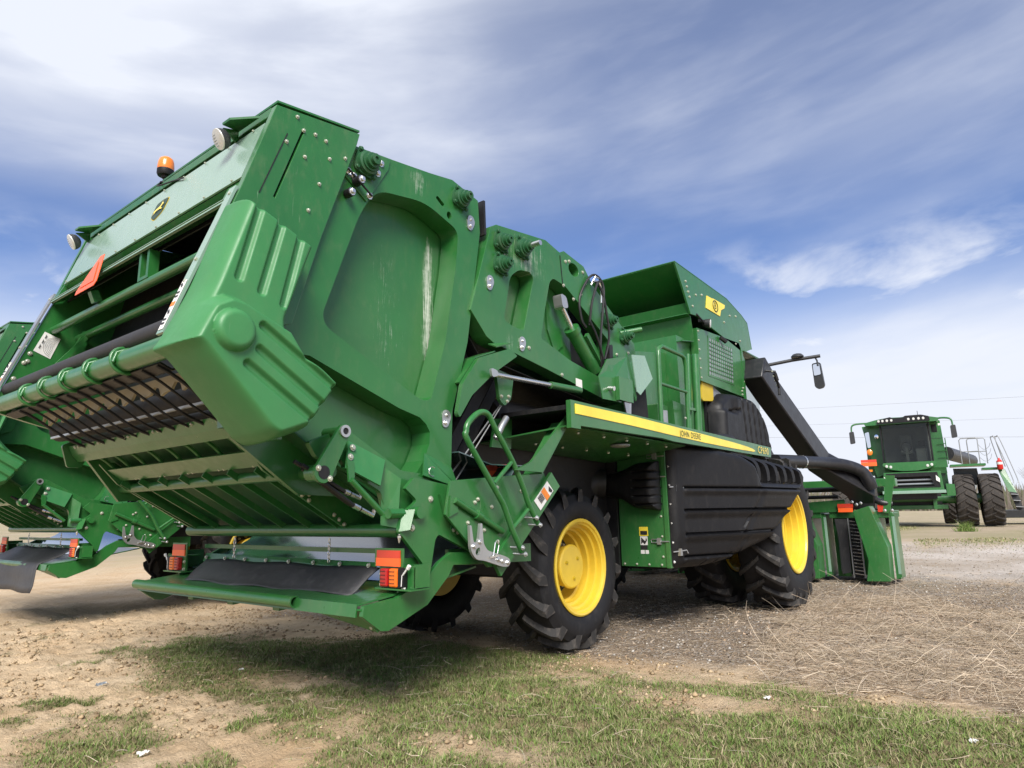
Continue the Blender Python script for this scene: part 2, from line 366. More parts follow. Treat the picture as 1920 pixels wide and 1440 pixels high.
def relief(poly, cell, hfun, mapf):
    P = np.array(poly); x0, z0 = P.min(0) - cell; x1, z1 = P.max(0) + cell
    nx = int((x1 - x0) / cell) + 1; nz = int((z1 - z0) / cell) + 1
    X, Z = np.meshgrid(np.linspace(x0, x1, nx), np.linspace(z0, z1, nz), indexing='ij')
    d, bx, bz = poly_sdf(poly, X, Z); out_ = d < 0
    near = out_ & (d > -1.5 * cell); X = np.where(near, bx, X); Z = np.where(near, bz, Z); d = np.maximum(d, 0)
    H = hfun(X, Z, d); keep = (~out_) | near
    idx = -np.ones(X.shape, int); k = np.flatnonzero(keep.ravel()); idx.ravel()[k] = np.arange(len(k))
    pts = mapf(X.ravel()[k], Z.ravel()[k], H.ravel()[k])
    q = np.stack([idx[:-1, :-1], idx[1:, :-1], idx[1:, 1:], idx[:-1, 1:]], -1).reshape(-1, 4)
    orig_in = (~out_); any_in = (orig_in[:-1, :-1] | orig_in[1:, :-1] | orig_in[1:, 1:] | orig_in[:-1, 1:]).ravel()
    q = q[(q >= 0).all(1) & any_in]
    b = MB(); b.v = [tuple(p) for p in pts]; b.f = [tuple(int(i) for i in f) for f in q]; return b

# ------------------------------------------------------------------ wheels
def make_wheel(parent, name, c, R, W, rr, face, nl, hubs, hubmat='yellow_paint', org=None, single=False, lugmat='rubber'):
    """c: wheel centre, axis along y, face = -1 or +1: side of the dished outer face"""
    cx, cy, cz = c; b = MB(); Rc = R - 0.052
    prof = [(rr, -W * 0.36), (rr + 0.03, -W * 0.44), (rr + (Rc - rr) * 0.35, -W * 0.50), (rr + (Rc - rr) * 0.65, -W * 0.505), (Rc - 0.07, -W * 0.475), (Rc - 0.02, -W * 0.42), (Rc, -W * 0.30), (Rc + 0.006, 0)]
    prof = prof + [(r, -h) for r, h in reversed(prof[:-1])]
    b.lathe((cx, cy, cz), (0, 1, 0), prof, 56, closed=True)
    lugs = []
    for side in (-1, 1):
        st = [(0.50, Rc - 0.14, Rc - 0.09, -0.035), (0.487, Rc - 0.055, R - 0.028, 0.0), (0.40, Rc - 0.02, R - 0.004, 0.04), (0.20, Rc - 0.02, R, 0.11), (0.03, Rc - 0.02, R, 0.175), (-0.05, Rc - 0.02, R - 0.004, 0.21)]
        sc = 0.92 / R; vs = []
        for (yy, r0, r1, da) in st:
            hw = (0.040 if yy > 0.3 else 0.031) * 0.92 / R
            for (r, e) in ((r0, -1.35), (r1, -0.85), (r1, 0.85), (r0, 1.35)):
                a = -(da * sc * 1.25 + e * hw) * face
                vs.append((r * math.sin(a), side * yy * W, r * math.cos(a)))
        fs = []
        for i in range(len(st) - 1):
            for j in range(3): fs.append((i * 4 + j, i * 4 + j + 1, i * 4 + j + 5, i * 4 + j + 4))
        fs += [(0, 1, 2, 3), tuple(len(vs) - 4 + j for j in (3, 2, 1, 0))]
        lugs.append((vs, fs, 0.5 if side > 0 else 0.0))
    if not single:
        for vs, fs, off in lugs:
            for k in range(nl):
                a = 2 * math.pi * (k + off) / nl; ca, sa = math.cos(a), math.sin(a)
                b.add([(cx + x * ca + z * sa, cy + y, cz - x * sa + z * ca) for x, y, z in vs], fs)
    ty = b.build(name, lugmat, parent, smooth=38, org=org)
    if single:                                       # every tread bar an object of its own, sharing one mesh per side
        og = (OX, OY, 0) if org is None else org
        for vs, fs, off in lugs:
            q = MB(); q.add(vs, fs); l0 = q.build('tread_bar', 'lug_rubber', ty, smooth=30, org=(0, 0, 0)); l0.location = (cx - og[0], cy - og[1], cz - og[2])
            for k in range(nl):
                l = l0 if k == 0 else l0.copy()
                if k: col.objects.link(l)
                l.rotation_euler = (0, 2 * math.pi * (k + off) / nl, 0)
    s = face; rim = MB()
    rp = [(rr - 0.05, -0.38 * W), (rr - 0.075, -0.2 * W), (rr - 0.075, 0.02 * W), (rr - 0.045, 0.10 * W), (rr - 0.05, 0.24 * W), (rr - 0.02, 0.32 * W), (rr - 0.012, 0.41 * W), (rr + 0.022, 0.425 * W), (rr + 0.024, 0.46 * W), (rr + 0.012, 0.475 * W), (rr - 0.006, 0.465 * W), (rr - 0.012, 0.43 * W), (rr - 0.028, 0.415 * W), (rr - 0.032, 0.31 * W), (rr - 0.055, 0.295 * W),
          (rr - 0.060, 0.17 * W), (rr - 0.082, 0.155 * W), (rr - 0.085, 0.02 * W), (rr - 0.105, 0.0), (rr - 0.11, -0.16 * W), (rr - 0.125, -0.24 * W), (rr * 0.62, -0.30 * W), (rr * 0.55, -0.26 * W), (rr * 0.5, -0.24 * W)]
    rim.lathe((cx, cy, cz), (0, s, 0), rp, 48); rim.build('rim', hubmat, ty, smooth=24, org=org)
    if hubs:
        h = MB(); hr = rr * 0.44
        h.lathe((cx, cy, cz), (0, s, 0), [(hr, -0.28 * W), (hr, 0.16 * W), (hr * 1.10, 0.17 * W), (hr * 1.10, 0.21 * W), (hr * 1.02, 0.235 * W), (hr * 0.3, 0.245 * W)], 32)
        hub = h.build('hub', hubmat, ty, smooth=35, org=org)
        f = MB(); f.lathe((cx, cy, cz), (0, s, 0), [(rr * 0.62, -0.24 * W), (rr * 0.62, -0.18 * W), (hr * 0.98, -0.175 * W)], 32); f.build('hub_flange', 'black_metal', ty, smooth=30, org=org)
        bo = MB()
        for k in range(12):
            a = 2 * math.pi * k / 12; bo.bolt((cx + rr * 0.525 * math.sin(a), cy + s * -0.175 * W, cz + rr * 0.525 * math.cos(a)), (0, s, 0), 0.014, 0.035)
        tag(bo.build('wheel_bolts', 'zinc_bolt', ty, org=org), kind='stuff')
        pl = MB()
        for k in range(3):
            a = 2 * math.pi * k / 3 + 0.9; pl.lathe((cx + hr * 0.6 * math.sin(a), cy + s * 0.243 * W, cz + hr * 0.6 * math.cos(a)), (0, s, 0), [(0.018, 0), (0.018, 0.004), (0.011, 0.004), (0.011, 0.014)], 8)
        pl.build('hub_plugs', 'yellow_dull', ty, org=org)['kind'] = 'stuff'
    return ty

def bearing(parent, x, z, y, r=0.085):
    b = MB(); ang = [0.6 + k * math.pi / 2 for k in range(4)]
    P = []
    for k in range(4):
        a = ang[k]; P.append((x + r * 1.25 * math.cos(a), z + r * 1.25 * math.sin(a)))
    b.prism(rnd(P, 0.05, 4), 'y', y, y - 0.022)
    b.lathe((x, y - 0.02, z), (0, -1, 0), [(r * 0.84, 0), (r * 0.80, 0.028), (r * 0.66, 0.034), (r * 0.66, 0.046), (r * 0.54, 0.048), (r * 0.52, 0.072), (r * 0.36, 0.074), (r * 0.36, 0.098), (r * 0.16, 0.10), (r * 0.14, 0.09)], 20)
    for p in P: b.bolt((x + (p[0] - x) * 0.8, y - 0.022, z + (p[1] - z) * 0.8), (0, -1, 0), 0.013, 0.018)
    return b.build('bearing', 'green_dirty_shaded', parent, smooth=30)
def clip(parent, x, z, y, lean=0.06):
    b = MB(); b.prism(rnd([(x - 0.03, z - 0.055), (x + 0.015, z - 0.055), (x + 0.04 + lean * .2, z + 0.02), (x + 0.03, z + 0.065), (x - 0.02, z + 0.065), (x - 0.035, z + 0.02)], 0.03, 3), 'y', y, y - 0.008)
    o = b.build('hanger_clip', 'galvanised', parent)
    k = MB(); k.bolt((x - 0.004, y - 0.008, z - 0.025), (0, -1, 0), 0.012, 0.016); k.bolt((x + 0.004, y - 0.008, z + 0.03), (0, -1, 0), 0.008, 0.01); k.build('clip_bolts', 'bright_steel', o)['kind'] = 'stuff'
    return o
def bolts(parent, pts, d, r=0.011, h=0.013, mat='zinc_bolt', name='bolts'):
    b = MB()
    for p in pts: b.bolt(p, d, r, h)
    o = b.build(name, mat, parent); o['kind'] = 'stuff'; return o

scratched('gate_paint', GREEN, [(-3.08, 0.14, 3.48, 0.12, 0.34), (-3.60, 0.04, 2.45, 0.3, 0.25)])
scratched('gate_skin_paint', GREEN, [(-2.80, 0.085, 2.70, 0.60, 0.46), (-2.68, 0.05, 2.25, 0.45, 0.36), (-3.2, 0.25, 2.6, 0.6, 0.22)])
scratched('chamber_paint', GREEN, [(-1.85, 0.40, 3.30, 0.22, 0.33), (-2.1, 0.08, 2.5, 0.12, 0.27)])

# ------------------------------------------------------------------ the round-bale cotton harvester
def make_harvester():
    T = thing('cotton_harvester', 'large green cotton harvester with yellow wheels, its open rear bale gate raised towards the camera', 'harvester', (OX, OY, 0))
    def S(poly, y0, y1, name, mat='green_paint', parent=None, holes=(), **k):
        return MB().prism(poly, 'y', y0, y1, holes).build(name, mat, parent or T, **k)
    L, Rr = 5.66, 3.08
    # ---- tail gate sides
    arch = rnd([(2.165, 2.30), (2.432, 3.071), (2.56, 3.275), (2.992, 3.356), (3.334, 3.257), (3.306, 2.969), (3.2, 2.386), (3.062, 1.955), (2.97, 1.945)], [.10, .1, .12, .12, .07, .06, .06, .05, .05], 6)
    slot = rnd([(3.095, 3.432), (3.165, 3.388), (3.185, 3.40), (3.185, 3.415), (3.115, 3.455)], 0.012, 2)
    hole = [(3.236 + .025 * math.cos(a), 3.346 + .03 * math.sin(a)) for a in [k * math.pi / 6 for k in range(12)]]
    gate = S([(1.40, 2.03), (1.62, 2.86), (1.83, 3.44), (2.39, 3.505), (2.69, 3.545), (3.04, 3.598), (3.27, 3.641), (3.557, 3.585), (3.578, 3.327), (3.43, 2.43), (3.27, 1.905), (3.255, 1.43), (2.99, 1.42), (2.93, 1.46), (3.00, 1.55), (3.05, 1.66), (3.055, 1.74), (3.02, 1.79), (2.96, 1.83), (2.78, 1.87), (2.11, 2.09), (1.75, 2.08)],
             3.08, 3.25, 'gate_side_frame', 'gate_paint', holes=[arch, slot, hole], bevel=0.004)
    S([(1.44, 2.06), (1.64, 2.86), (1.84, 3.42), (3.52, 3.56), (3.54, 3.33), (3.40, 2.43), (3.23, 1.9), (3.2, 1.3), (2.2, 1.33), (1.78, 1.62)], 3.26, 3.29, 'gate_skin', 'gate_skin_paint')
    # folded flange down the front edge of the gate
    b = MB(); b.slab([(3.585, 3.10, 3.33), (3.435, 3.10, 2.43), (3.275, 3.10, 1.9), (3.275, 3.24, 1.9), (3.435, 3.24, 2.43), (3.585, 3.24, 3.33)], 0.012)
    b.slab([(3.60, 3.06, 3.60), (3.61, 3.06, 3.32), (3.62, 3.4, 3.32), (3.61, 3.4, 3.60)], 0.02); b.build('gate_edge_flange', 'black_metal', T)
    S([(1.33, 2.05), (1.63, 2.90), (1.84, 3.46), (2.39, 3.5), (3.55, 3.58), (3.4, 2.4), (3.25, 1.43), (2.2, 1.35), (1.80, 1.85), (1.56, 1.91), (1.37, 1.96)], L, L + 0.04, 'gate_side_frame')
    # ---- rear hood
    sl = [(1.963, 3.392), (1.804, 2.916), (1.815, 2.911), (1.976, 3.387)]
    hs = S([(1.794, 3.467), (2.372, 3.562), (2.352, 3.48), (2.118, 2.78), (1.958, 2.235), (1.70, 2.12), (1.32, 2.05), (1.62, 2.905)], 3.03, 3.078, 'hood_side', holes=[sl], bevel=0.003)
    S([(1.865, 3.325), (1.717, 2.906), (1.722, 2.905), (1.870, 3.324)], 3.0265, 3.029, 'hood_seam', 'black_metal', hs)
    bolts(hs, [(x, 3.03, z) for x, z in ((1.864, 3.271), (1.985, 3.231), (1.925, 3.455), (2.048, 3.402), (2.123, 3.395), (2.153, 3.292), (2.265, 3.346), (2.089, 3.104), (2.024, 2.916), (1.969, 3.39))], (0, -1, 0), 0.0085)
    S([(1.80, 3.465), (2.372, 3.56), (2.35, 3.48), (1.95, 2.235), (1.62, 2.86)], L + 0.045, L + 0.09, 'hood_side')
    MB().strip([(1.80, 3.485), (2.37, 3.575)], 3.031, L + 0.08, 0.012).build('hood_roof', 'green_paint', T)
    MB().box(1.795, 1.86, 3.09, L - 0.002, 3.425, 3.475).build('hood_top_bar', 'green_paint', T, bevel=0.004)
    rp = MB().strip([(1.770, 3.37), (1.652, 2.992)], 3.10, L - 0.02, 0.010).build('rear_panel', 'green_pale_sheen', T)
    lip = MB().strip([(1.665, 2.985), (1.70, 2.965), (1.655, 2.865), (1.592, 2.832), (1.588, 2.845)], 3.10, L - 0.01, 0.010).build('door_lip', 'green_paint', T)
    MB().strip([(1.583, 2.825), (1.590, 2.852)], 3.13, L - 0.03, 0.004).build('lip_edge', 'green_pale_sheen', lip)
    d = Vector((-0.945, 0, 0.30))
    bolts(rp, [(1.764 + d.x * .004, 3.2 + k * 0.27, 3.355) for k in range(9)] + [(1.655, 3.2 + k * 0.3, 3.005) for k in range(9)], d, 0.0055, 0.008)
    bolts(lip, [(1.672, 3.25 + k * 0.26, 2.905) for k in range(10)], d, 0.005, 0.008)
    vv = Vector((0.295, 0, 0.955))
    emblem(rp, (1.712, 4.21, 3.175), (0, -1, 0), vv, 0.085, d)
    b = MB(); b.box(1.60, 1.66, 4.02, 4.05, 2.66, 2.82); b.box(1.60, 1.66, 4.13, 4.16, 2.66, 2.82); b.box(1.60, 1.66, 4.02, 4.16, 2.64, 2.66); b.build('door_hook', 'green_paint', T)
    # rear corner flanges with warning labels
    for y0, y1, mt in ((3.045, 3.112, 'green_pale_sheen'), (L - 0.02, L + 0.06, 'galvanised')):
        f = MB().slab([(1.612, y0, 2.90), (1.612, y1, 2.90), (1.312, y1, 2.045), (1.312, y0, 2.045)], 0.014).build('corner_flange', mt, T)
        bolts(f, [(1.59, (y0 + y1) / 2, 2.86), (1.445, (y0 + y1) / 2, 2.455), (1.402, (y0 + y1) / 2, 2.33)], (-0.94, 0, 0.33), 0.010)
        def onf(t, e, yy): return (1.312 + 0.30 * t - e * .94, yy, 2.045 + 0.855 * t + e * .33)
        lab = MB().slab([onf(0.02, .018, y0 + .008), onf(0.02, .018, y1 - .012), onf(0.33, .018, y1 - .012), onf(0.33, .018, y0 + .008)], 0.002).build('warning_label', 'white_label', f)
        MB().slab([onf(0.165, .0205, y0 + .012), onf(0.165, .0205, y1 - .016), onf(0.19, .0205, y1 - .016), onf(0.19, .0205, y0 + .012)], 0.001).build('label_band', 'orange_label', f)
        b = MB()
        for t0 in (0.05, 0.075, 0.22, 0.245): b.slab([onf(t0, .0205, y0 + .02), onf(t0, .0205, y1 - .02), onf(t0 + 0.012, .0205, y1 - .02), onf(t0 + 0.012, .0205, y0 + .02)], 0.001)
        for t0 in (0.11, 0.28): b.slab([onf(t0, .0205, y0 + .03), onf(t0 + .025, .0205, y1 - .02), onf(t0 + 0.035, .0205, y1 - .03), onf(t0 + .012, .0205, y0 + .02)], 0.001)
        b.build('label_print', 'dark_print', f)['kind'] = 'stuff'
    # inside the gate: belts, cross tubes, rollers
    MB().strip([(2.42, 3.40), (2.10, 3.0), (2.0, 2.5), (2.02, 2.15), (2.15, 1.85), (2.5, 1.55), (3.1, 1.25)], 3.30, L - 0.005, 0.012).build('bale_belt', 'black_metal', T)
    MB().strip([(1.70, 2.86), (1.88, 3.36), (2.36, 3.50), (2.9, 3.52), (3.5, 3.54)], 3.292, L - 0.002, 0.008).build('hood_lining', 'black_metal', T)
    MB().cyl((1.63, 3.27, 2.622), (1.63, L, 2.622), 0.030, 18).build('cross_tube', 'green_paint', T, smooth=40)
    MB().cyl((1.80, 3.27, 2.592), (1.80, L, 2.592), 0.030, 18).build('cross_tube', 'green_paint', T, smooth=40)
    MB().cyl((1.405, 3.1, 2.125), (1.405, L, 2.135), 0.048, 24).build('rubber_roller', 'roller_rubber', T, smooth=40)
    b = MB(); b.strip([(1.62, 2.30), (1.80, 2.56)], 5.45, 5.47, 0.03); b.beam((1.66, 5.55, 2.2), (1.82, 5.55, 2.62), 0.05, 0.06); b.build('inner_rail', 'green_paint', T)
    gt = MB().cyl((1.378, 3.08, 2.015), (1.378, L, 2.028), 0.056, 28).build('tine_tube', 'green_paint', T, smooth=40)
    for k, y in enumerate((5.06, 4.71, 4.36, 4.00, 3.64)):
        b = MB(); b.tube([(1.378 + .068 * math.cos(a), y + 0.012 * math.sin(a), 2.02 + .068 * math.sin(a)) for a in [2 * math.pi * q / 22 for q in range(22)]], 0.011, 8, closed=True)
        b.tube([(1.395 + .0, y - 0.03 + .068 * 0, 2.085), (1.325, y - .03, 2.05), (1.312, y - .03, 2.0)], 0.010, 8); b.build('tine_loop', 'green_paint', gt, smooth=50)
    for k in range(13):
        y = 5.35 - k * 0.17
        b = MB(); b.tube(spline([(1.40, y, 1.95), (1.50, y - .01, 1.90), (1.70, y - .02, 1.775), (1.82, y - .02, 1.73)], 4), 0.0075 if k % 2 else 0.010, 6)
        b.build('pickup_tine', 'black_metal', gt, smooth=50)
    MB().strip([(1.40, 1.955), (1.46, 1.93), (1.52, 1.955)], 3.28, L - 0.01, 0.01).build('tube_shield', 'black_metal', T)
    # scalloped, dusty stripper plate under the tube and the dark roller behind it
    P = [(3.30, 1.955)]
    y = 3.30
    while y < 5.35:
        P += [(y + 0.02, 1.87), (y + 0.07, 1.855), (y + 0.10, 1.90), (y + 0.16, 1.915), (y + 0.20, 1.875)]; y += 0.24
    P += [(5.42, 1.90), (5.42, 1.955)]
    b = MB(); b.prism(P, 'x', 1.56, 1.575); b.build('stripper_plate', 'dusty_tan', T)
    MB().cyl((1.74, 3.28, 1.86), (1.74, 5.62, 1.86), 0.075, 20).build('pickup_roller', 'rubber', T, smooth=40)
    MB().box(1.68, 1.72, 3.28, 5.62, 1.800, 1.815).build('roller_bar', 'galvanised', T)
    MB().cyl((1.95, 3.28, 1.80), (1.95, 5.62, 1.80), 0.07, 16).build('pickup_roller', 'black_metal', T, smooth=40)
    # ---- angle irons and slatted ramp panel
    an = MB().strip([(1.800, 1.752), (1.832, 1.688), (1.875, 1.640)], 3.16, 5.62, 0.008).build('ramp_angle', 'green_paint', T)
    bolts(an, [(1.806, 3.33 + k * 0.42 + e, 1.738) for k in range(6) for e in (0, 0.06)], (-0.8, 0, 0.3), 0.0085)
    b = MB(); b.prism(rnd([(1.79, 1.76), (1.86, 1.79), (1.96, 1.69), (1.94, 1.63), (1.89, 1.60), (1.81, 1.66)], 0.015, 2), 'y', 3.13, 3.155); b.build('angle_end_plate', 'green_paint', an)
    bolts(an, [(1.83, 3.13, 1.70), (1.90, 3.13, 1.63), (1.92, 3.13, 1.68)], (0, -1, 0), 0.012)
    b = MB(); b.prism(rnd([(1.76, 1.76), (1.83, 1.80), (1.94, 1.68), (1.90, 1.60), (1.81, 1.60)], 0.015, 2), 'y', 5.63, 5.655); b.build('angle_end_plate', 'green_paint', an)
    an = MB().strip([(2.03, 1.578), (2.14, 1.502), (2.155, 1.525)], 3.50, 5.48, 0.008).build('ramp_angle', 'green_paint', T)
    bolts(an, [(2.140, 3.58 + k * 0.40 + e, 1.513) for k in range(5) for e in (0, 0.06)], (0.3, 0, -0.9), 0.0085)
    for k in range(9):                                                  # curved belt guides between the angles
        y = 3.36 + k * 0.26
        MB().tube(spline([(1.88, y, 1.665), (1.95, y, 1.67), (2.03, y, 1.62), (2.12, y, 1.535)], 5), 0.013, 6).build('belt_guide', 'green_paint', T, smooth=50)
    MB().strip([(1.86, 1.72), (2.02, 1.70), (2.16, 1.60), (2.95, 1.145)], 3.14, 5.60, 0.010).build('ramp_sheet', 'green_dirty_shaded', T)  # shade under the gate is put into this sheet's darker green
    for k in range(7):
        y = 3.60 + k * 0.31
        MB().beam((2.13, y, 1.490), (2.775, y, 1.128), 0.012, 0.040, (0.5, 0, 0.87)).build('ramp_rib', 'green_paint', T)
    for ya in (3.50, 5.50): S([(2.08, 1.64), (2.95, 1.15), (2.86, 1.10), (2.70, 1.14), (2.12, 1.475), (1.98, 1.62)], ya, ya + 0.02, 'ramp_cheek')
    MB().cyl((2.225, 3.00, 1.448), (2.225, 5.66, 1.452), 0.036, 20).build('ramp_tube', 'green_paint', T, smooth=40)
    MB().cyl((2.765, 3.03, 1.115), (2.765, 5.62, 1.112), 0.042, 20).build('ramp_tube', 'green_paint', T, smooth=40)
    bolts(T, [(2.33 + k * .05, 3.49, 1.40 - k * .03 + e) for k in range(3) for e in (0, -0.035)] + [(2.62 + .04 * k, 3.49, 1.215 - .03 * k) for k in range(4)], (0, -1, 0), 0.010, name='cheek_bolts')
    # ---- moulded gate cover
    outer = rnd([(1.545, 2.772), (1.60, 2.762), (1.955, 2.632), (1.955, 2.598), (1.803, 2.144), (1.905, 2.020), (2.085, 1.895), (2.08, 1.851), (1.918, 1.620), (1.735, 1.548), (1.665, 1.58), (1.315, 1.930), (1.25, 1.950), (1.275, 1.99), (1.392, 2.265)], [.03, .03, .02, .02, .05, .08, .03, .02, .03, .04, .03, .05, .02, .02, .06], 4)
    low = [(1.19, 1.90), (1.262, 2.04), (1.355, 2.165), (1.45, 2.222), (1.53, 2.215), (1.79, 2.118), (1.88, 2.005), (2.20, 1.90), (2.0, 1.3), (1.2, 1.6)]
    def hf(X, Z, dd):
        h = 0.215 * np.sqrt(np.clip(1 - (1 - np.clip(dd / 0.055, 0, 1)) ** 2, 0, 1))
        dl, _, _ = poly_sdf(low, X, Z); e = np.clip(dd / 0.06, 0, 1)
        h = h + 0.085 * sm(dl / 0.05) * np.sqrt(np.clip(1 - (1 - e) ** 2, 0, 1))
        for a, c in (((1.655, 2.90), (1.525, 2.325)), ((1.778, 2.86), (1.645, 2.285)), ((1.888, 2.82), (1.768, 2.247))):
            h -= 0.020 * sm((0.029 - seg_dist(X, Z, a, c)) / 0.020) * np.clip(dd / 0.006, 0, 1)
        for a, c in (((1.615, 2.085), (2.20, 1.752)), ((1.603, 1.97), (2.10, 1.668)), ((1.548, 1.892), (2.04, 1.592))):
            h -= 0.024 * sm((0.028 - seg_dist(X, Z, a, c)) / 0.021) * np.clip(dd / 0.006, 0, 1)
        r = np.hypot(X - 1.472, Z - 2.035)
        return h + 0.040 * np.sqrt(np.clip(1 - (1 - np.clip((0.098 - r) / 0.034, 0, 1)) ** 2, 0, 1))
    cov = relief(outer, 0.0048, hf, lambda X, Z, H: np.stack([X, 3.028 - H, Z], 1))
    co = cov.build('gate_cover', 'green_plastic', T, smooth=70)
    S(outer, 3.021, 3.027, 'cover_back', 'green_plastic', co)
    bolts(co, [(1.668, 2.80, 1.685), (1.718, 2.80, 1.705), (1.806, 2.80, 1.65), (1.755, 2.80, 1.632)], (-.3, -0.5, -.6), 0.012)
    b = MB(); b.box(1.70, 1.95, 3.03, 3.26, 1.66, 1.70); b.box(1.9, 1.93, 3.03, 3.26, 1.6, 1.95); b.build('cover_bracket', 'green_paint', co)
    # mirrored cover on the far side (only its edge shows)
    # ---- lamps, beacon, slow-vehicle sign
    for y, yl in ((3.30, 3.37), (5.50, 5.58)):
        b = MB(); b.slab([(1.78, y - .12, 3.44), (1.78, y + .10, 3.44), (1.66, y + .06, 3.41), (1.66, y - .02, 3.41)], 0.012); b.slab([(1.78, y + .10, 3.45), (1.78, y + .10, 3.36), (1.67, y + .065, 3.40)], 0.01); br = b.build('lamp_bracket', 'green_paint', T)
        b = MB(); ax = Vector((-0.80, 0.12, -0.45)); b.lathe(Vector((1.70, yl, 3.35)), ax, [(0.025, -0.005), (0.048, 0.01), (0.058, 0.030), (0.060, 0.05), (0.055, 0.055)], 24); lp = b.build('work_lamp', 'mirror_back', T, smooth=40)
        b = MB(); b.lathe(Vector((1.70, yl, 3.35)) + ax.normalized() * 0.054, ax, [(0.060, 0), (0.058, 0.006), (0.03, 0.009)], 24); b.build('lens', 'lamp_lens', lp, smooth=40)
        b = MB()
        for k in range(-2, 3): b.beam(Vector((1.70, yl, 3.35)) + ax.normalized() * 0.061 + Vector((0.2, 0, -.98)).cross(ax).normalized() * 0 + Vector((-0.45, 0, 0.8)).normalized() * k * .015 + Vector((0, math.sqrt(max(0.046 ** 2 - (k * .015) ** 2, 0)), 0)), Vector((1.70, yl, 3.35)) + ax.normalized() * 0.061 + Vector((-0.45, 0, 0.8)).normalized() * k * .015 - Vector((0, math.sqrt(max(0.046 ** 2 - (k * .015) ** 2, 0)), 0)), 0.002, 0.003)
        b.build('lens_ribs', 'grey_rail', lp)['kind'] = 'stuff'
    b = MB(); b.lathe((1.815, 4.43, 3.475), (0, 0, 1), [(0.03, 0), (0.03, 0.01), (0.012, 0.015), (0.012, 0.04), (0.022, 0.045), (0.025, 0.06), (0.048, 0.062), (0.054, 0.075), (0.054, 0.105)], 24); bc = b.build('beacon_base', 'black_plastic', T, smooth=40)
    b = MB(); b.lathe((1.815, 4.43, 3.58), (0, 0, 1), [(0.052, 0), (0.054, 0.01), (0.053, 0.03), (0.051, 0.055), (0.044, 0.08), (0.027, 0.095), (0.01, 0.10)], 24); b.build('beacon_dome', 'amber_lens', bc, smooth=60)
    b = MB(); b.tube(spline([(1.80, 4.45, 3.49), (1.76, 4.40, 3.43), (1.77, 4.2, 3.40), (1.75, 4.0, 3.345)], 5), 0.005, 6); b.build('beacon_cable', 'black_metal', bc)
    u = Vector((0, -1, 0)); c0 = Vector((1.545, 4.76, 2.80)); vs = Vector((0.30, 0, 0.95))
    b = MB(); P = [c0 + u * a + vs * q for a, q in ((-.17, -.07), (-.155, -.105), (.155, -.105), (.17, -.07), (.035, .185), (-.035, .185))]; b.slab(P, 0.004); sg = b.build('slow_vehicle_sign', 'orange_reflector', T)
    P = [c0 + d * 0.006 + u * a + vs * q for a, q in ((-.115, -.06), (.115, -.06), (.0, .13))]; MB().slab(P, 0.002).build('sign_triangle', 'orange_reflector', sg)
    b = MB(); b.beam(c0 + Vector((.02, 0, -.09)), c0 + Vector((.05, 0, -.16)), 0.05, 0.05); b.beam(c0 + Vector((.03, 0, .05)), c0 + Vector((.16, 0, .14)), 0.03, 0.03); b.build('sign_bracket', 'green_paint', sg)
    # loading-diagram label on the inner face of the far gate side
    def li(x, z, e=0.003): return (x, L - e, z)
    o = MB().slab([li(1.574, 2.602), li(1.680, 2.565), li(1.628, 2.401), li(1.516, 2.446)], 0.002).build('diagram_label', 'white_label', T)
    b = MB()
    for k in range(1, 7):
        r = 0.012 * k; b.tube([(1.640 - r * math.sin(a) * .9 + .3 * r * math.cos(a), L - 0.007, 2.49 + r * math.cos(a) * 1.0 + .33 * r * math.sin(a)) for a in [math.pi * q / 12 for q in range(13)]], 0.0012, 4)
    for k in range(3): b.beam(li(1.545 + .016 * k, 2.475 + .04 * k, .007), li(1.553 + .016 * k, 2.50 + .04 * k, .007), 0.012, 0.003)
    b.build('diagram_print', 'grey_rail', o)['kind'] = 'stuff'
    bolts(T, [(1.50, L, 2.42), (1.49, L, 2.36), (1.47, L, 2.345), (1.42, L, 2.22), (1.39, L, 2.13), (1.375, L, 2.03), (1.38, L, 1.99), (1.45, L, 1.985)], (0, -1, 0), 0.012, name='gate_bolts')
    # ---- bearings, adjuster and clips on the gate
    b = MB(); b.prism([(2.36, 3.495), (2.66, 3.53), (2.645, 3.45), (2.47, 3.155), (2.29, 3.27)], 'y', 3.068, 3.079); pl = b.build('bearing_plate', 'green_paint', T, bevel=0.003)
    bearing(pl, 2.448, 3.399, 3.068, 0.095); bearing(T, 3.344, 3.533 - .02, 3.08, 0.085)
    b = MB(); b.cyl((2.373, 3.06, 3.244), (2.373, 3.00, 3.244), 0.03, 12); b.cyl((2.318, 3.07, 3.147), (2.318, 3.02, 3.147), 0.028, 12); b.cyl((2.30, 3.04, 3.30), (2.49, 3.04, 3.19), 0.007, 6); b.build('belt_adjuster', 'black_metal', T, smooth=40)
    bolts(T, [(x, 3.068, z) for x, z in ((2.577, 3.464), (2.551, 3.383), (2.489, 3.201), (2.318, 3.30), (2.36, 3.285))] + [(2.373, 3.0, 3.244), (2.318, 3.02, 3.147)], (0, -1, 0), 0.017, 0.02, mat='bright_steel', name='adjuster_bolts')
    clip(T, 3.461, 3.36, 3.078); clip(T, 3.198, 1.84, 3.078)
    # ---- lower gate links
    S(rnd([(2.09, 1.60), (2.33, 1.70), (2.76, 1.475), (3.22, 1.44), (3.26, 1.26), (2.66, 1.17), (2.60, 1.345), (2.398, 1.437), (2.249, 1.494), (2.15, 1.52)], 0.02, 3), 3.03, 3.07, 'link_frame', bevel=0.003,
      holes=[[(2.295 + .045 * math.cos(a), 1.50 - .02 * math.cos(a) + .02 * math.sin(a)) for a in [k * math.pi / 8 for k in range(16)]]])
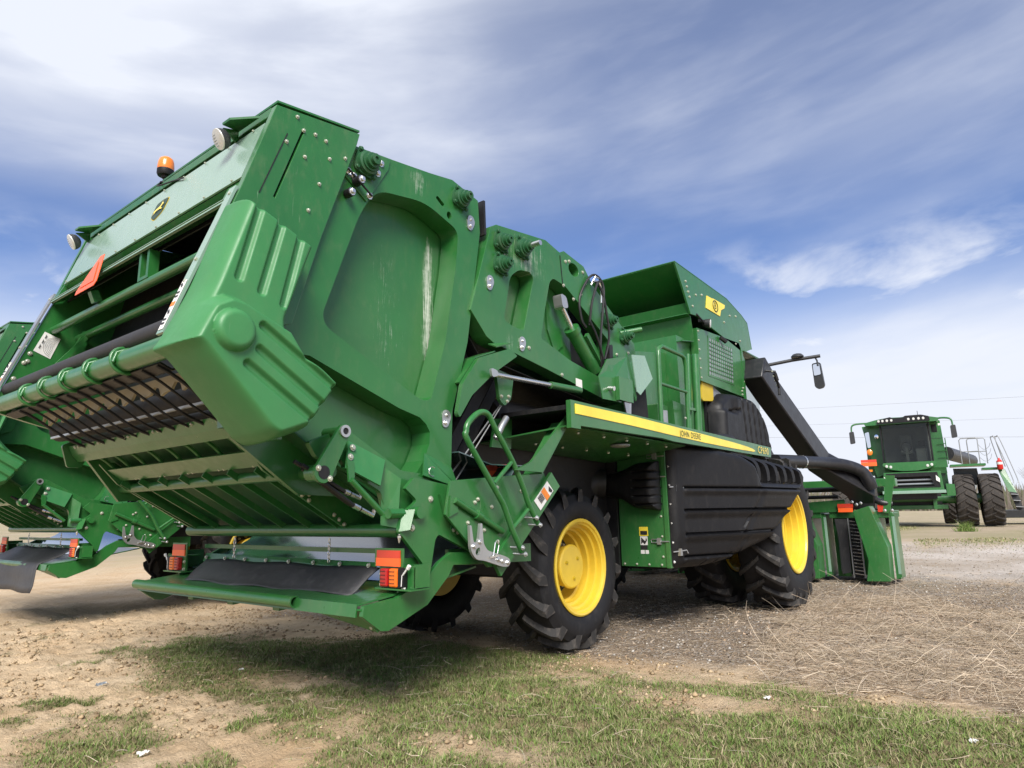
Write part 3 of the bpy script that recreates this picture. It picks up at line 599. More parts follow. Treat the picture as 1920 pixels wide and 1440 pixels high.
    ang = math.atan2(1.663 - 1.434, 2.251 - 2.126); P = [(2.251 + .04 * math.cos(ang + q), 1.663 + .04 * math.sin(ang + q)) for q in np.linspace(-1.6, 1.6, 9)] + [(2.126 + .058 * math.cos(ang + q), 1.434 + .058 * math.sin(ang + q)) for q in np.linspace(1.6, 4.7, 9)]
    ar = S(P, 2.93, 2.955, 'link_arm', bevel=0.003)
    MB().cyl((2.251, 2.955, 1.663), (2.251, 3.10, 1.663), 0.03, 16).build('pivot_tube', 'green_paint', ar, smooth=40); MB().cyl((2.126, 2.955, 1.434), (2.126, 3.05, 1.434), 0.045, 16).build('pivot_tube', 'green_paint', ar, smooth=40)
    b = MB(); b.lathe((2.251, 2.93, 1.663), (0, -1, 0), [(0.034, 0), (0.034, 0.012), (0.019, 0.012), (0.019, 0.0)], 20, closed=True); b.build('pivot_ring', 'galvanised', ar, smooth=30)
    MB().cyl((2.251, 2.931, 1.663), (2.251, 2.924, 1.663), 0.019, 16).build('pivot_hole', 'black_metal', ar); MB().cyl((2.126, 2.931, 1.434), (2.126, 2.927, 1.434), 0.036, 16).build('pivot_hole', 'black_metal', ar)
    bolts(ar, [(2.09, 2.93, 1.455), (2.165, 2.93, 1.402)], (0, -1, 0), 0.012)
    b = MB(); b.slab([(2.35, 3.02, 1.625), (2.623, 3.02, 1.53), (2.535, 2.955, 1.375), (2.29, 2.955, 1.468)], 0.012); pl = b.build('link_guard', 'green_plastic', T)
    bolts(pl, [(2.36, 2.995, 1.585), (2.335, 2.98, 1.53)], (0, -1, 0.2), 0.014)
    b = MB(); b.slab([(2.29, 2.95, 1.51), (2.34, 2.95, 1.50), (2.345, 2.95, 1.42), (2.325, 2.94, 1.385), (2.30, 2.94, 1.39)], 0.012); b.cyl((2.315, 2.945, 1.40), (2.545, 2.945, 1.215), 0.018, 10); b.build('latch_rod', 'green_paint', T, smooth=40)
    for a in (((2.05, 1.475), (2.333, 1.34), (2.44, 1.306)), ((2.10, 1.44), (2.397, 1.264), (2.539, 1.206))):
        b = MB(); b.tube([(p[0], 3.02, p[1]) for p in a], 0.012, 8); b.tube([(p[0] - .02, 3.06, p[1] + .02) for p in a], 0.012, 8); hz = b.build('hydraulic_hose', 'black_metal', T, smooth=40)
        b = MB(); p0 = Vector((a[1][0], 3.02, a[1][1])); p1 = Vector((a[2][0], 3.02, a[2][1])); b.tube([p0, p0.lerp(p1, .3)], 0.016, 8); b.tube([p0.lerp(p1, .38), p1, p1 + Vector((.01, 0, .03))], 0.013, 8); b.build('hose_fitting', 'bright_steel', hz, smooth=40)
    star = S(rnd([(2.729, 1.362), (2.80, 1.43), (3.18, 1.38), (3.2, 1.26), (3.349, 0.95), (3.012, 1.084), (2.984, 1.054), (2.940, 0.847), (2.893, 0.85), (2.878, 0.917), (2.682, 1.11), (2.709, 1.241), (2.749, 1.237), (2.83, 1.29)], [.01, .01, .02, .02, .03, .02, .02, .02, .02, .02, .02, .01, .01, .03], 3), 2.955, 2.985, 'pivot_plate', bevel=0.003)
    b = MB(); b.slab([(2.682, 2.957, 1.11), (2.709, 2.957, 1.241), (2.755, 2.957, 1.237), (2.755, 2.90, 1.237), (2.72, 2.90, 1.12)], 0.01); b.cyl((2.822, 2.955, 1.218), (2.822, 2.915, 1.218), 0.036, 16); b.cyl((2.61, 2.97, 1.216), (2.72, 2.97, 1.216), 0.03, 12); b.build('pivot_boss', 'green_paint', star, smooth=30)
    b = MB(); b.lathe((3.161, 2.955, 1.119), (0, -1, 0), [(0.045, 0), (0.045, 0.012), (0.016, 0.012)], 16); b.build('pivot_flange', 'green_paint', star, smooth=30)
    bolts(star, [(3.161 + .03 * math.cos(a), 2.943, 1.119 + .03 * math.sin(a)) for a in (0.4, 1.97, 3.54, 5.1)], (0, -1, 0), 0.010); bolts(star, [(2.787, 2.955, 1.129), (2.94, 2.955, 1.30)], (0, -1, 0), 0.014)
    b = MB(); b.slab([(3.00, 3.075, 1.60), (3.24, 3.00, 1.38), (2.92, 3.00, 1.45)], 0.01); b.slab([(3.0, 3.076, 1.60), (3.255, 3.076, 1.52), (3.245, 3.0, 1.385)], 0.01); b.build('column_gusset', 'green_paint', T)
    b = MB(); b.tube([(3.00 + .03 * math.cos(a), 3.0, 1.475 + .03 * math.sin(a)) for a in np.linspace(0.9, 5.2, 12)], 0.003, 5); b.build('linch_pin', 'bright_steel', T)
    MB().slab([(2.62, 3.05, 1.50), (2.62, 3.05, 1.15), (2.70, 2.99, 1.13), (2.72, 2.99, 1.42)], 0.012).build('pivot_web', 'green_paint', T)
    return T, S, L

def harvester_front(T, S, L):
    # ---- front bale chamber side
    h1 = rnd([(3.923, 3.067), (4.036, 3.155), (4.192, 3.181), (4.24, 3.14), (4.085, 2.652), (3.965, 2.655), (3.833, 2.683)], [.05, .05, .03, .03, .03, .03, .04], 4)
    h2 = rnd([(4.478, 3.173), (4.535, 3.222), (4.723, 3.201), (5.468, 2.84), (5.441, 2.694), (5.274, 2.445), (4.771, 2.521), (4.328, 2.637), (4.403, 2.925)], [.03, .03, .04, .05, .05, .03, .03, .03, .03], 4)
    h3 = [(4.875 + .085 * math.cos(a), 3.40 + .062 * math.sin(a)) for a in [k * math.pi / 10 for k in range(20)]]
    ch = S([(3.684, 3.411), (3.754, 3.452), (4.433, 3.547), (4.65, 3.50), (4.72, 3.536), (5.052, 3.486), (5.218, 3.335), (5.999, 2.915), (6.017, 2.80), (5.78, 2.62), (5.66, 2.25), (5.258, 2.254), (4.398, 2.383), (3.7, 2.476), (3.62, 2.509), (3.443, 2.675)], 3.06, 3.20, 'chamber_side_frame', 'chamber_paint', holes=[h1, h2, h3], bevel=0.004)
    S([(3.70, 3.40), (4.44, 3.52), (4.74, 3.40), (4.98, 3.1), (5.02, 2.42), (4.40, 2.40), (3.70, 2.50), (3.5, 2.68)], 3.21, 3.24, 'chamber_skin')
    S([(4.74, 3.50), (5.05, 3.47), (5.99, 2.91), (5.9, 2.4), (5.02, 2.42)], 3.30, 3.33, 'chamber_skin', 'black_metal')
    S([(4.60, 3.10), (4.80, 2.95), (4.86, 2.70), (4.73, 2.60), (4.62, 2.80)], 3.195, 3.209, 'cylinder_recess', 'green_paint')
    S([(4.645, 3.47), (4.655, 3.47), (4.685, 3.206), (4.675, 3.206)], 3.056, 3.059, 'chamber_seam', 'black_metal', ch)
    S([(3.70, 3.43), (4.7, 3.54), (5.99, 2.9), (5.66, 2.25), (3.7, 2.48), (3.45, 2.68)], L - 0.02, L + 0.04, 'chamber_side_frame')
    MB().strip([(3.70, 3.42), (4.43, 3.545), (5.05, 3.48), (6.0, 2.92), (6.02, 2.3)], 3.21, L - 0.03, 0.01).build('chamber_roof', 'green_paint', T)
    MB().strip([(3.46, 2.66), (3.70, 2.40), (4.6, 2.30), (5.6, 2.20)], 3.21, L - 0.03, 0.01).build('chamber_belt', 'black_metal', T)
    MB().slab([(3.66, 3.08, 2.465), (3.84, 3.08, 2.49), (3.84, 3.0, 2.49), (3.66, 3.0, 2.43)], 0.01).build('chamber_lip', 'green_paint', T)
    S([(3.30, 3.52), (3.72, 3.42), (3.72, 2.3), (3.45, 1.9), (3.2, 1.45), (3.15, 2.5)], 3.31, 3.34, 'chamber_curtain', 'rubber')
    for x, z, r in ((3.795, 3.313, .088), (3.79, 3.123, .088), (4.071, 3.349, .095), (5.445, 3.035, .085), (5.761, 2.943, .085)): bearing(T, x, z, 3.06, r)
    MB().cyl((4.071, 2.94, 3.349), (4.071, 2.86, 3.349), 0.022, 12).build('bearing_shaft', 'bright_steel', T, smooth=40)
    MB().cyl((5.70, 3.06, 2.965), (5.86, 2.90, 3.01), 0.028, 12).build('lift_handle', 'green_paint', T, smooth=40)
    for x, z in ((3.658, 2.935), (4.053, 2.528), (5.353, 2.50)): clip(T, x, z, 3.058)
    bolts(ch, [(4.74, 3.06, 3.44), (4.80, 3.06, 3.46), (4.69, 3.06, 3.20), (4.98, 3.06, 3.19), (4.85, 3.06, 3.11), (5.03, 3.06, 3.42), (5.61, 3.06, 2.73), (5.85, 3.06, 2.79), (4.62, 3.06, 2.37), (4.15, 3.06, 2.52)], (0, -1, 0), 0.012)
    MB().slab([(4.84, 3.057, 2.375), (4.94, 3.057, 2.37), (4.94, 3.057, 2.295), (4.84, 3.057, 2.305)], 0.003).build('small_label', 'white_label', ch)
    # gate lift cylinder and hoses
    b = MB(); b.cyl((4.872, 3.10, 2.83), (5.24, 3.10, 2.505), 0.062, 20); b.cyl((4.86, 3.10, 2.845), (4.90, 3.10, 2.81), 0.072, 20); cy = b.build('lift_cylinder', 'green_paint', T, smooth=40)
    MB().cyl((4.68, 3.10, 3.05), (4.88, 3.10, 2.83), 0.024, 12).build('cylinder_rod', 'bright_steel', cy, smooth=40)
    b = MB(); b.prism(rnd([(4.63, 3.11), (4.72, 3.10), (4.75, 3.0), (4.66, 2.98)], 0.03, 3), 'y', 3.05, 3.14); b.build('cylinder_eye', 'galvanised', cy)
    MB().beam((5.0, 3.03, 2.80), (5.27, 3.03, 2.56), 0.035, 0.05).build('cylinder_pipe', 'green_paint', cy)
    for q in ([(5.24, 2.52), (5.19, 2.75), (5.23, 3.05), (5.28, 3.32), (5.20, 3.42), (5.10, 3.38), (4.95, 3.15), (4.98, 2.95), (5.03, 2.88)], [(5.30, 2.62), (5.36, 2.85), (5.30, 3.1), (5.24, 3.28), (5.16, 3.36)], [(5.05, 2.9), (5.06, 3.1), (5.14, 3.3), (5.22, 3.37)], [(5.28, 2.45), (5.22, 2.62), (5.10, 2.8), (5.0, 2.92)]):
        b = MB(); b.tube(spline([(p[0], 3.02 - 0.04 * math.sin(i * 0.7), p[1]) for i, p in enumerate(q)], 5), 0.012, 7); b.build('hydraulic_hose', 'black_metal', T, smooth=50)
    b = MB(); b.tube([(5.12, 3.0, 3.34), (5.22, 3.0, 3.37), (5.26, 3.0, 3.30), (5.25, 3.0, 3.16)], 0.011, 7); b.tube([(5.13, 3.03, 3.32), (5.16, 3.0, 3.40), (5.24, 3.0, 3.40)], 0.008, 7); b.build('hose_manifold', 'bright_steel', T, smooth=40)
    b = MB(); b.prism(rnd([(5.40, 2.78), (5.47, 2.80), (5.46, 2.62), (5.40, 2.60)], 0.03, 3), 'y', 3.02, 3.06); b.build('hose_port', 'black_metal', T)
    # folded sheet guards in front of the chamber
    b = MB(); b.slab([(5.17, 2.92, 2.585), (5.55, 2.92, 2.675), (5.52, 2.90, 2.45), (5.27, 2.90, 2.42), (5.32, 2.90, 2.20), (5.06, 2.92, 2.20), (5.02, 2.93, 2.40)], 0.01); b.slab([(5.55, 2.92, 2.675), (5.70, 2.99, 2.75), (5.82, 2.97, 2.32), (5.66, 2.90, 2.25), (5.525, 2.90, 2.45)], 0.01); o = b.build('corner_guard', 'green_paint', T)
    MB().slab([(5.72, 2.95, 2.73), (5.96, 2.93, 2.76), (6.05, 2.90, 2.53), (5.80, 2.92, 2.33), (5.75, 2.93, 2.36)], 0.01).build('corner_guard', 'green_pale_sheen', T)
    MB().box(5.265, 5.53, 2.86, 2.90, 2.21, 2.43).build('guard_box', 'green_paint', o)
    MB().cyl((5.17, 2.92, 2.31), (5.17, 2.86, 2.30), 0.022, 12).build('guard_pin', 'bright_steel', o, smooth=40)
    MB().slab([(5.78, 3.02, 2.42), (6.12, 3.02, 2.46), (6.15, 3.02, 2.12), (5.7, 3.02, 2.10)], 0.012).build('guard_flap', 'rubber', T)
    MB().slab([(5.5, 2.95, 2.27), (5.66, 2.95, 2.27), (5.64, 2.95, 2.12), (5.56, 2.95, 2.10)], 0.012).build('guard_lug', 'galvanised', T)
    # ---- links between gate and chamber
    S(rnd([(3.237, 1.878), (3.287, 2.089), (3.461, 2.305), (3.821, 2.44), (3.92, 2.40), (3.642, 2.226), (3.388, 2.022), (3.26, 1.85)], 0.02, 3), 3.00, 3.035, 'elbow_link', bevel=0.003)
    MB().slab([(3.30, 3.04, 2.10), (3.47, 3.04, 2.31), (3.70, 3.04, 2.40), (3.70, 3.20, 2.40), (3.47, 3.20, 2.31), (3.30, 3.20, 2.10)], 0.01).build('link_web', 'green_paint', T)
    st = MB().cyl((3.57, 2.965, 2.197), (4.32, 2.965, 2.222), 0.019, 14).build('gas_strut', 'bright_steel', T, smooth=40)
    MB().cyl((4.30, 2.965, 2.221), (4.75, 2.965, 2.236), 0.030, 14).build('strut_barrel', 'green_paint', st, smooth=40)
    b = MB(); b.prism(rnd([(3.525, 2.235), (3.60, 2.225), (3.615, 2.19), (3.54, 2.165)], 0.025, 3), 'y', 2.94, 2.96); b.build('strut_eye', 'galvanised', st)
    b = MB(); b.prism(rnd([(3.80, 2.30), (4.02, 2.27), (3.98, 2.08), (3.90, 2.02), (3.84, 2.06)], 0.02, 2), 'y', 3.12, 3.15); o = b.build('net_bracket', 'green_paint', T); bolts(o, [(3.86, 3.12, 2.09), (3.93, 3.12, 2.06), (3.95, 3.12, 2.10)], (0, -1, 0), 0.011)
    # ---- darkness under the chamber: belts, engine bulkhead, frame
    for k, (a, c) in enumerate((((3.22, 1.40), (3.85, 2.28)), ((3.42, 1.36), (4.05, 2.24)))):
        MB().beam((a[0], 3.30 + .10 * k, a[1]), (c[0], 3.30 + .10 * k, c[1]), 0.16, 0.10, (0.8, 0, -.6)).build('lower_belt', 'rubber', T)
    b = MB(); b.tube([(3.30, 3.20, 1.40), (3.95, 3.20, 2.05)], 0.006, 5); b.tube([(3.36, 3.20, 1.36), (3.92, 3.16, 2.04)], 0.005, 5); b.build('belt_cord', 'grey_rail', T)
    MB().tube([(3.80, 3.13, 1.76), (3.86, 3.12, 1.86), (3.93, 3.13, 1.93)], 0.026, 12).build('hose_sleeve', 'galvanised', T, smooth=40)
    S([(4.00, 1.95), (4.22, 1.97), (4.20, 1.72), (3.95, 1.72)], 3.30, 3.32, 'frame_bracket')
    MB().cyl((4.05, 3.45, 1.98), (5.2, 3.45, 1.98), 0.15, 20).build('wrap_roll', 'rubber', T, smooth=40)
    MB().box(3.85, 6.25, 3.62, 3.66, 0.85, 2.2).build('bulkhead', 'black_metal', T)
    MB().box(4.3, 11.0, 3.70, 3.86, 0.92, 1.12).build('main_frame_rail', 'black_metal', T); MB().box(4.3, 11.0, 4.92, 5.08, 0.92, 1.12).build('main_frame_rail', 'black_metal', T)
    MB().box(5.06, 5.34, 3.76, 5.02, 0.60, 0.84).build('rear_axle', 'black_metal', T, bevel=0.02)
    MB().strip([(3.30, 1.62), (3.65, 1.55), (4.15, 1.56)], 3.05, 3.55, 0.008).build('clear_guard', 'clear_sheet', T)
    # sloping fender brace below the deck
    b = MB(); b.slab([(4.267, 2.76, 1.974), (4.251, 2.76, 1.905), (3.872, 2.76, 1.491), (3.56, 2.76, 1.495), (3.74, 2.76, 1.56)], 0.02); b.slab([(4.25, 2.765, 1.90), (3.87, 2.765, 1.488), (3.87, 2.93, 1.488), (4.25, 2.93, 1.90)], 0.012); b.build('fender_brace', 'green_paint', T)
    # ---- folded ladder
    lp = S([(3.039, 1.414), (4.06, 1.50), (4.13, 1.40), (3.48, 0.86), (3.40, 0.86), (2.995, 1.204)], 2.88, 2.90, 'ladder_plate', bevel=0.003)
    sr = S([(4.119, 1.506), (4.224, 1.404), (3.496, 0.795), (3.42, 0.90)], 2.85, 2.878, 'ladder_rail', bevel=0.003)
    bolts(lp, [(3.30, 2.88, 1.30), (3.27, 2.88, 1.28), (3.44, 2.88, 1.25), (3.5, 2.88, 1.38), (3.77, 2.88, 1.36), (3.36, 2.88, 1.10), (3.5, 2.88, 1.02), (3.2, 2.88, 1.15)], (0, -1, 0), 0.010)
    def lr(t, w, e): p = Vector((4.17, 2.85 - e, 1.455)).lerp(Vector((3.458, 2.85 - e, 0.848)), t); return p + Vector((0.067, 0, -0.06)) * w
    o = MB().slab([lr(.10, -.7, .004), lr(.10, .45, .004), lr(.34, .45, .004), lr(.34, -.7, .004)], 0.002).build('warning_label', 'white_label', sr)
    b = MB(); b.slab([lr(.17, -.66, .008), lr(.17, .42, .008), lr(.225, .42, .008), lr(.225, -.66, .008)], 0.001); b.build('label_band', 'orange_label', sr)
    b = MB()
    for k in range(5): b.slab([lr(.235 + k * .013, -.6, .008), lr(.235 + k * .013, .1, .008), lr(.241 + k * .013, .1, .008), lr(.241 + k * .013, -.6, .008)], 0.001)
    b.slab([lr(.12, -.3, .008), lr(.11, .3, .008), lr(.13, .35, .008), lr(.15, .0, .008)], 0.001); b.build('label_print', 'dark_print', sr)['kind'] = 'stuff'
    for pth in ([(3.649, 0.95), (3.546, 1.10), (3.47, 1.24), (3.412, 1.315), (3.108, 1.661), (3.09, 1.72), (3.108, 1.775), (3.188, 1.842), (3.26, 1.866), (3.32, 1.845), (3.37, 1.78), (3.559, 1.56), (3.682, 1.374), (3.735, 1.273), (3.845, 1.125)],):
        b = MB(); b.tube(spline([(p[0], 2.79, p[1]) for p in pth], 4), 0.020, 12); b.tube([(3.363, 2.79, 1.40), (3.558, 2.79, 1.554)], 0.015, 10); b.tube([(3.545, 2.80, 1.089), (3.773, 2.80, 1.25)], 0.015, 10); hr = b.build('handrail', 'green_paint', T, smooth=50)
    b = MB()
    for x, z in ((3.63, 0.975), (3.66, 0.93), (3.80, 1.17), (3.84, 1.12)): b.cyl((x, 2.76, z), (x - .03, 2.86, z + .005), 0.007, 8); b.bolt((x, 2.77, z), (0, -1, 0), 0.012, 0.016)
    b.build('handrail_bolts', 'galvanised', hr)['kind'] = 'stuff'
    b = MB(); b.cyl((3.06, 2.86, 1.292), (3.53, 2.86, 1.085), 0.020, 12); b.cyl((3.26, 2.86, 1.205), (3.30, 2.86, 1.187), 0.032, 12); b.slab([(3.03, 2.868, 1.32), (3.09, 2.868, 1.30), (3.10, 2.868, 1.22), (3.02, 2.868, 1.19)], 0.01); b.build('ladder_latch_bar', 'green_paint', T, smooth=40)
    gv = S(rnd([(3.141, 1.135), (3.150, 0.98), (3.201, 0.922), (3.28, 0.912), (3.47, 0.860), (3.535, 0.858), (3.548, 0.902), (3.50, 0.925), (3.313, 0.973), (3.275, 1.016), (3.262, 1.145), (3.245, 1.145), (3.225, 1.03), (3.18, 1.025), (3.158, 1.135)], [.006, .03, .03, .02, .03, .025, .025, .02, .02, .02, .006, .006, .02, .02, .006], 3), 2.81, 2.83, 'latch_plate', 'galvanised',
           holes=[rnd([(3.20, 0.985), (3.235, 1.0), (3.245, 0.965), (3.215, 0.945), (3.195, 0.955)], .01, 2)])
    bolts(gv, [(3.18, 2.81, 1.005), (3.235, 2.81, 1.03), (3.42, 2.81, .91), (3.46, 2.81, .898), (3.52, 2.81, .885)], (0, -1, 0), 0.012, mat='bright_steel')
    b = MB(); b.tube([(3.36, 2.80, 0.94), (3.38, 2.80, 1.02), (3.40, 2.80, 1.035), (3.415, 2.80, 1.0), (3.40, 2.80, 0.95)], 0.004, 6); b.tube([(3.33, 2.80, .93), (3.40, 2.80, .935)], 0.01, 6); b.build('spring_pin', 'bright_steel', gv)
    S([(3.0, 1.33), (3.05, 1.20), (3.36, 0.95), (3.75, 0.98), (3.9, 1.3)], 2.93, 2.95, 'ladder_mount')
    MB().slab([(3.86, 3.28, 1.50), (4.02, 3.20, 1.50), (4.02, 3.20, 1.58), (3.86, 3.28, 1.58)], 0.01).build('marker_reflector', 'red_reflector', T)
    MB().slab([(3.86, 3.272, 1.48), (4.02, 3.192, 1.48), (4.02, 3.192, 1.53), (3.86, 3.272, 1.53)], 0.01).build('marker_reflector', 'orange_reflector', T)
    # ---- tail platform
    MB().strip([(2.45, 0.655), (2.45, 0.712), (2.95, 0.765), (3.45, 0.85)], 3.03, 5.75, 0.012).build('tail_platform', 'green_paint', T)
    MB().lathe((2.438, 3.60, 0.702), (0, 1, 0), [(0.036, 0), (0.036, 2.18), (0.027, 2.18), (0.027, 0)], 20, closed=True).build('tail_tube', 'green_paint', T, smooth=40)
    S([(2.585, 0.566), (2.645, 0.56), (2.95, 0.667), (3.14, 0.825), (3.18, 0.886), (3.62, 0.865), (3.55, 0.95), (3.156, 0.966), (3.05, 0.914), (2.92, 0.81), (2.70, 0.735), (2.46, 0.714), (2.45, 0.66)], 2.985, 3.015, 'tail_side', bevel=0.003)
    S([(2.585, 0.566), (2.645, 0.56), (2.95, 0.667), (3.14, 0.825), (3.18, 0.886), (3.62, 0.865), (3.55, 0.95), (3.156, 0.966), (3.05, 0.914), (2.92, 0.81), (2.70, 0.735), (2.46, 0.714), (2.45, 0.66)], 5.765, 5.795, 'tail_side')
    o = MB().slab([(2.453, 3.0, 0.70), (2.453, 3.62, 0.69), (2.50, 3.55, 0.665), (2.585, 3.0, 0.566)], 0.01).build('tail_skirt', 'green_paint', T)
    bolts(o, [(2.50, 3.03, 0.655), (2.56, 3.03, 0.59)], (-.8, 0, -.4), 0.012)
    for k, y in enumerate((3.85, 4.4, 4.95)): MB().beam((2.47, y, 0.66), (3.3, y - 0.0, 0.74), 0.07, 0.06).build('platform_brace', 'green_paint', T)
    MB().slab([(3.2, 3.05, .98), (4.1, 3.05, 0.98), (4.1, 3.05, 0.85), (3.2, 3.05, 0.88)], 0.03).build('tail_beam', 'green_paint', T)
    MB().slab([(3.2, 5.74, .98), (4.1, 5.74, 0.98), (4.1, 5.74, 0.85), (3.2, 5.74, 0.88)], 0.03).build('tail_beam', 'green_paint', T)
    sp = MB().slab([(2.800, 3.30, 0.874), (2.800, 5.45, 0.866), (2.822, 5.44, 0.930), (2.822, 3.31, 0.917)], 0.008).build('flap_strip', 'green_paint', T)
    bolts(sp, [(2.80, 3.36 + k * 0.29, 0.898) for k in range(8)], (-1, 0, 0.3), 0.011)
    n = 24; b = MB(); vs = []
    prof = [(2.805, 0.888), (2.775, 0.865), (2.735, 0.835), (2.69, 0.80), (2.655, 0.77), (2.63, 0.752), (2.60, 0.745)]
    for i in range(n + 1):
        y = 3.26 + (5.40 - 3.26) * i / n
        for j, (x, z) in enumerate(prof): vs.append((x - 0.012 * math.sin(i * 0.9) * j / 6 + 0.015 * j / 6 * math.sin(i * .31), y + 0.10 * (i / n - .5) * -j / 6, z + 0.006 * math.sin(i * 0.7 + j)))
    m = len(prof); b.add(vs, [(i * m + j, i * m + j + 1, (i + 1) * m + j + 1, (i + 1) * m + j) for i in range(n) for j in range(m - 1)])
    fo = b.build('rubber_flap', 'flap_rubber', T, smooth=60); sd_ = fo.modifiers.new('thick', 'SOLIDIFY'); sd_.thickness = 0.008
    for y in (3.77, 4.97):
        b = MB()
        for k in range(6):
            z = 0.915 + k * 0.026; e = 0.008 if k % 2 else 0; b.tube([(2.80 + (.008 - e) * math.cos(a), y + e * math.cos(a), z + .017 * math.sin(a)) for a in [q * math.pi / 5 for q in range(10)]], 0.0035, 5, closed=True)
        b.tube([(2.80, y, 1.07), (2.78, y, 1.10)], 0.003, 5); b.build('flap_chain', 'bright_steel', T, smooth=50)
    for s_, yc in ((-1, 3.06), (1, 5.72)):                                # tail lamps, one at each corner
        f = lambda y: yc + s_ * y
        def bx(name, mat, x0, x1, y0, y1, z0, z1, par, bevel=0): return MB().box(x0, x1, min(f(y0), f(y1)), max(f(y0), f(y1)), z0, z1).build(name, mat, par, bevel=bevel)
        br = bx('lamp_mount', 'green_paint', 2.735, 2.75, -.12, 0.19, 0.785, 0.905, T); b = MB(); b.box(2.735, 2.85, min(f(.18), f(.195)), max(f(.18), f(.195)), .79, .92); b.box(2.70, 2.86, min(f(-.12), f(.19)), max(f(-.12), f(.19)), 0.775, 0.784); b.box(2.74, 2.86, min(f(-.12), f(.19)), max(f(-.12), f(.19)), 0.906, 0.914); b.build('mount_shelf', 'green_paint', br)
        rp = bx('reflector_plate', 'green_paint', 2.722, 2.732, -.15, .10, 0.905, 1.012, T)
        bx('red_reflector', 'red_reflector', 2.714, 2.721, -.125, .08, 0.957, 1.0, rp); bx('orange_reflector', 'orange_reflector', 2.713, 2.721, -.13, .082, 0.908, 0.956, rp)
        bx('red_lens', 'red_lens', 2.690, 2.734, -.070, -.004, 0.792, 0.896, br, 0.010); bx('orange_lens', 'orange_lens', 2.690, 2.734, 0.010, 0.080, 0.792, 0.898, br, 0.010); bx('lamp_body', 'black_plastic', 2.696, 2.734, 0.083, 0.13, 0.79, 0.90, br, 0.004)
        b = MB()
        for k in range(4):
            for y0 in (-.06, 0.02):
                z = 0.812 + .022 * k
                for q in range(4): b.box(2.687, 2.692, f(y0 + q * .012) - .003, f(y0 + q * .012) + .003, z, z + .005)
        b.build('lens_print', 'dark_print', br)['kind'] = 'stuff'
        b = MB(); b.tube([(2.70, f(.115), 0.80), (2.70, f(.12), 0.86), (2.70, f(.17), 0.91)], 0.006, 6); b.cyl((2.70, f(.165), 0.90), (2.70, f(.178), 0.918), 0.012, 8); b.cyl((2.71, f(.11), .79), (2.71, f(.13), .792), 0.008, 8); b.build('lamp_lead', 'white_label', br)
        bolts(br, [(2.735, f(-.10), .80), (2.735, f(-.10), .86)], (-1, 0, 0), 0.010)
        MB().slab([(2.75, f(.02), .95), (2.75, f(.02), .60), (2.95, f(.02), .70), (2.95, f(.02), .95)], 0.012).build('lamp_web', 'green_paint', T)
    MB().strip([(2.83, 0.80), (3.05, 0.86), (3.35, 1.0), (3.7, 1.25), (3.95, 1.55)], 3.06, 5.72, 0.008).build('tail_ramp', 'clear_sheet', T, smooth=40)
    MB().beam((2.86, 3.3, 0.985), (2.86, 5.5, 0.985), 0.05, 0.03).build('ramp_edge', 'green_paint', T)
    b = MB(); b.lathe((2.70, 2.97, 1.045), (0, 0, 1), [(0.004, 0.0), (0.012, 0.03), (0.012, 0.04), (0.005, 0.045), (0.005, 0.09)], 8); b.build('grease_pin', 'bright_steel', T)

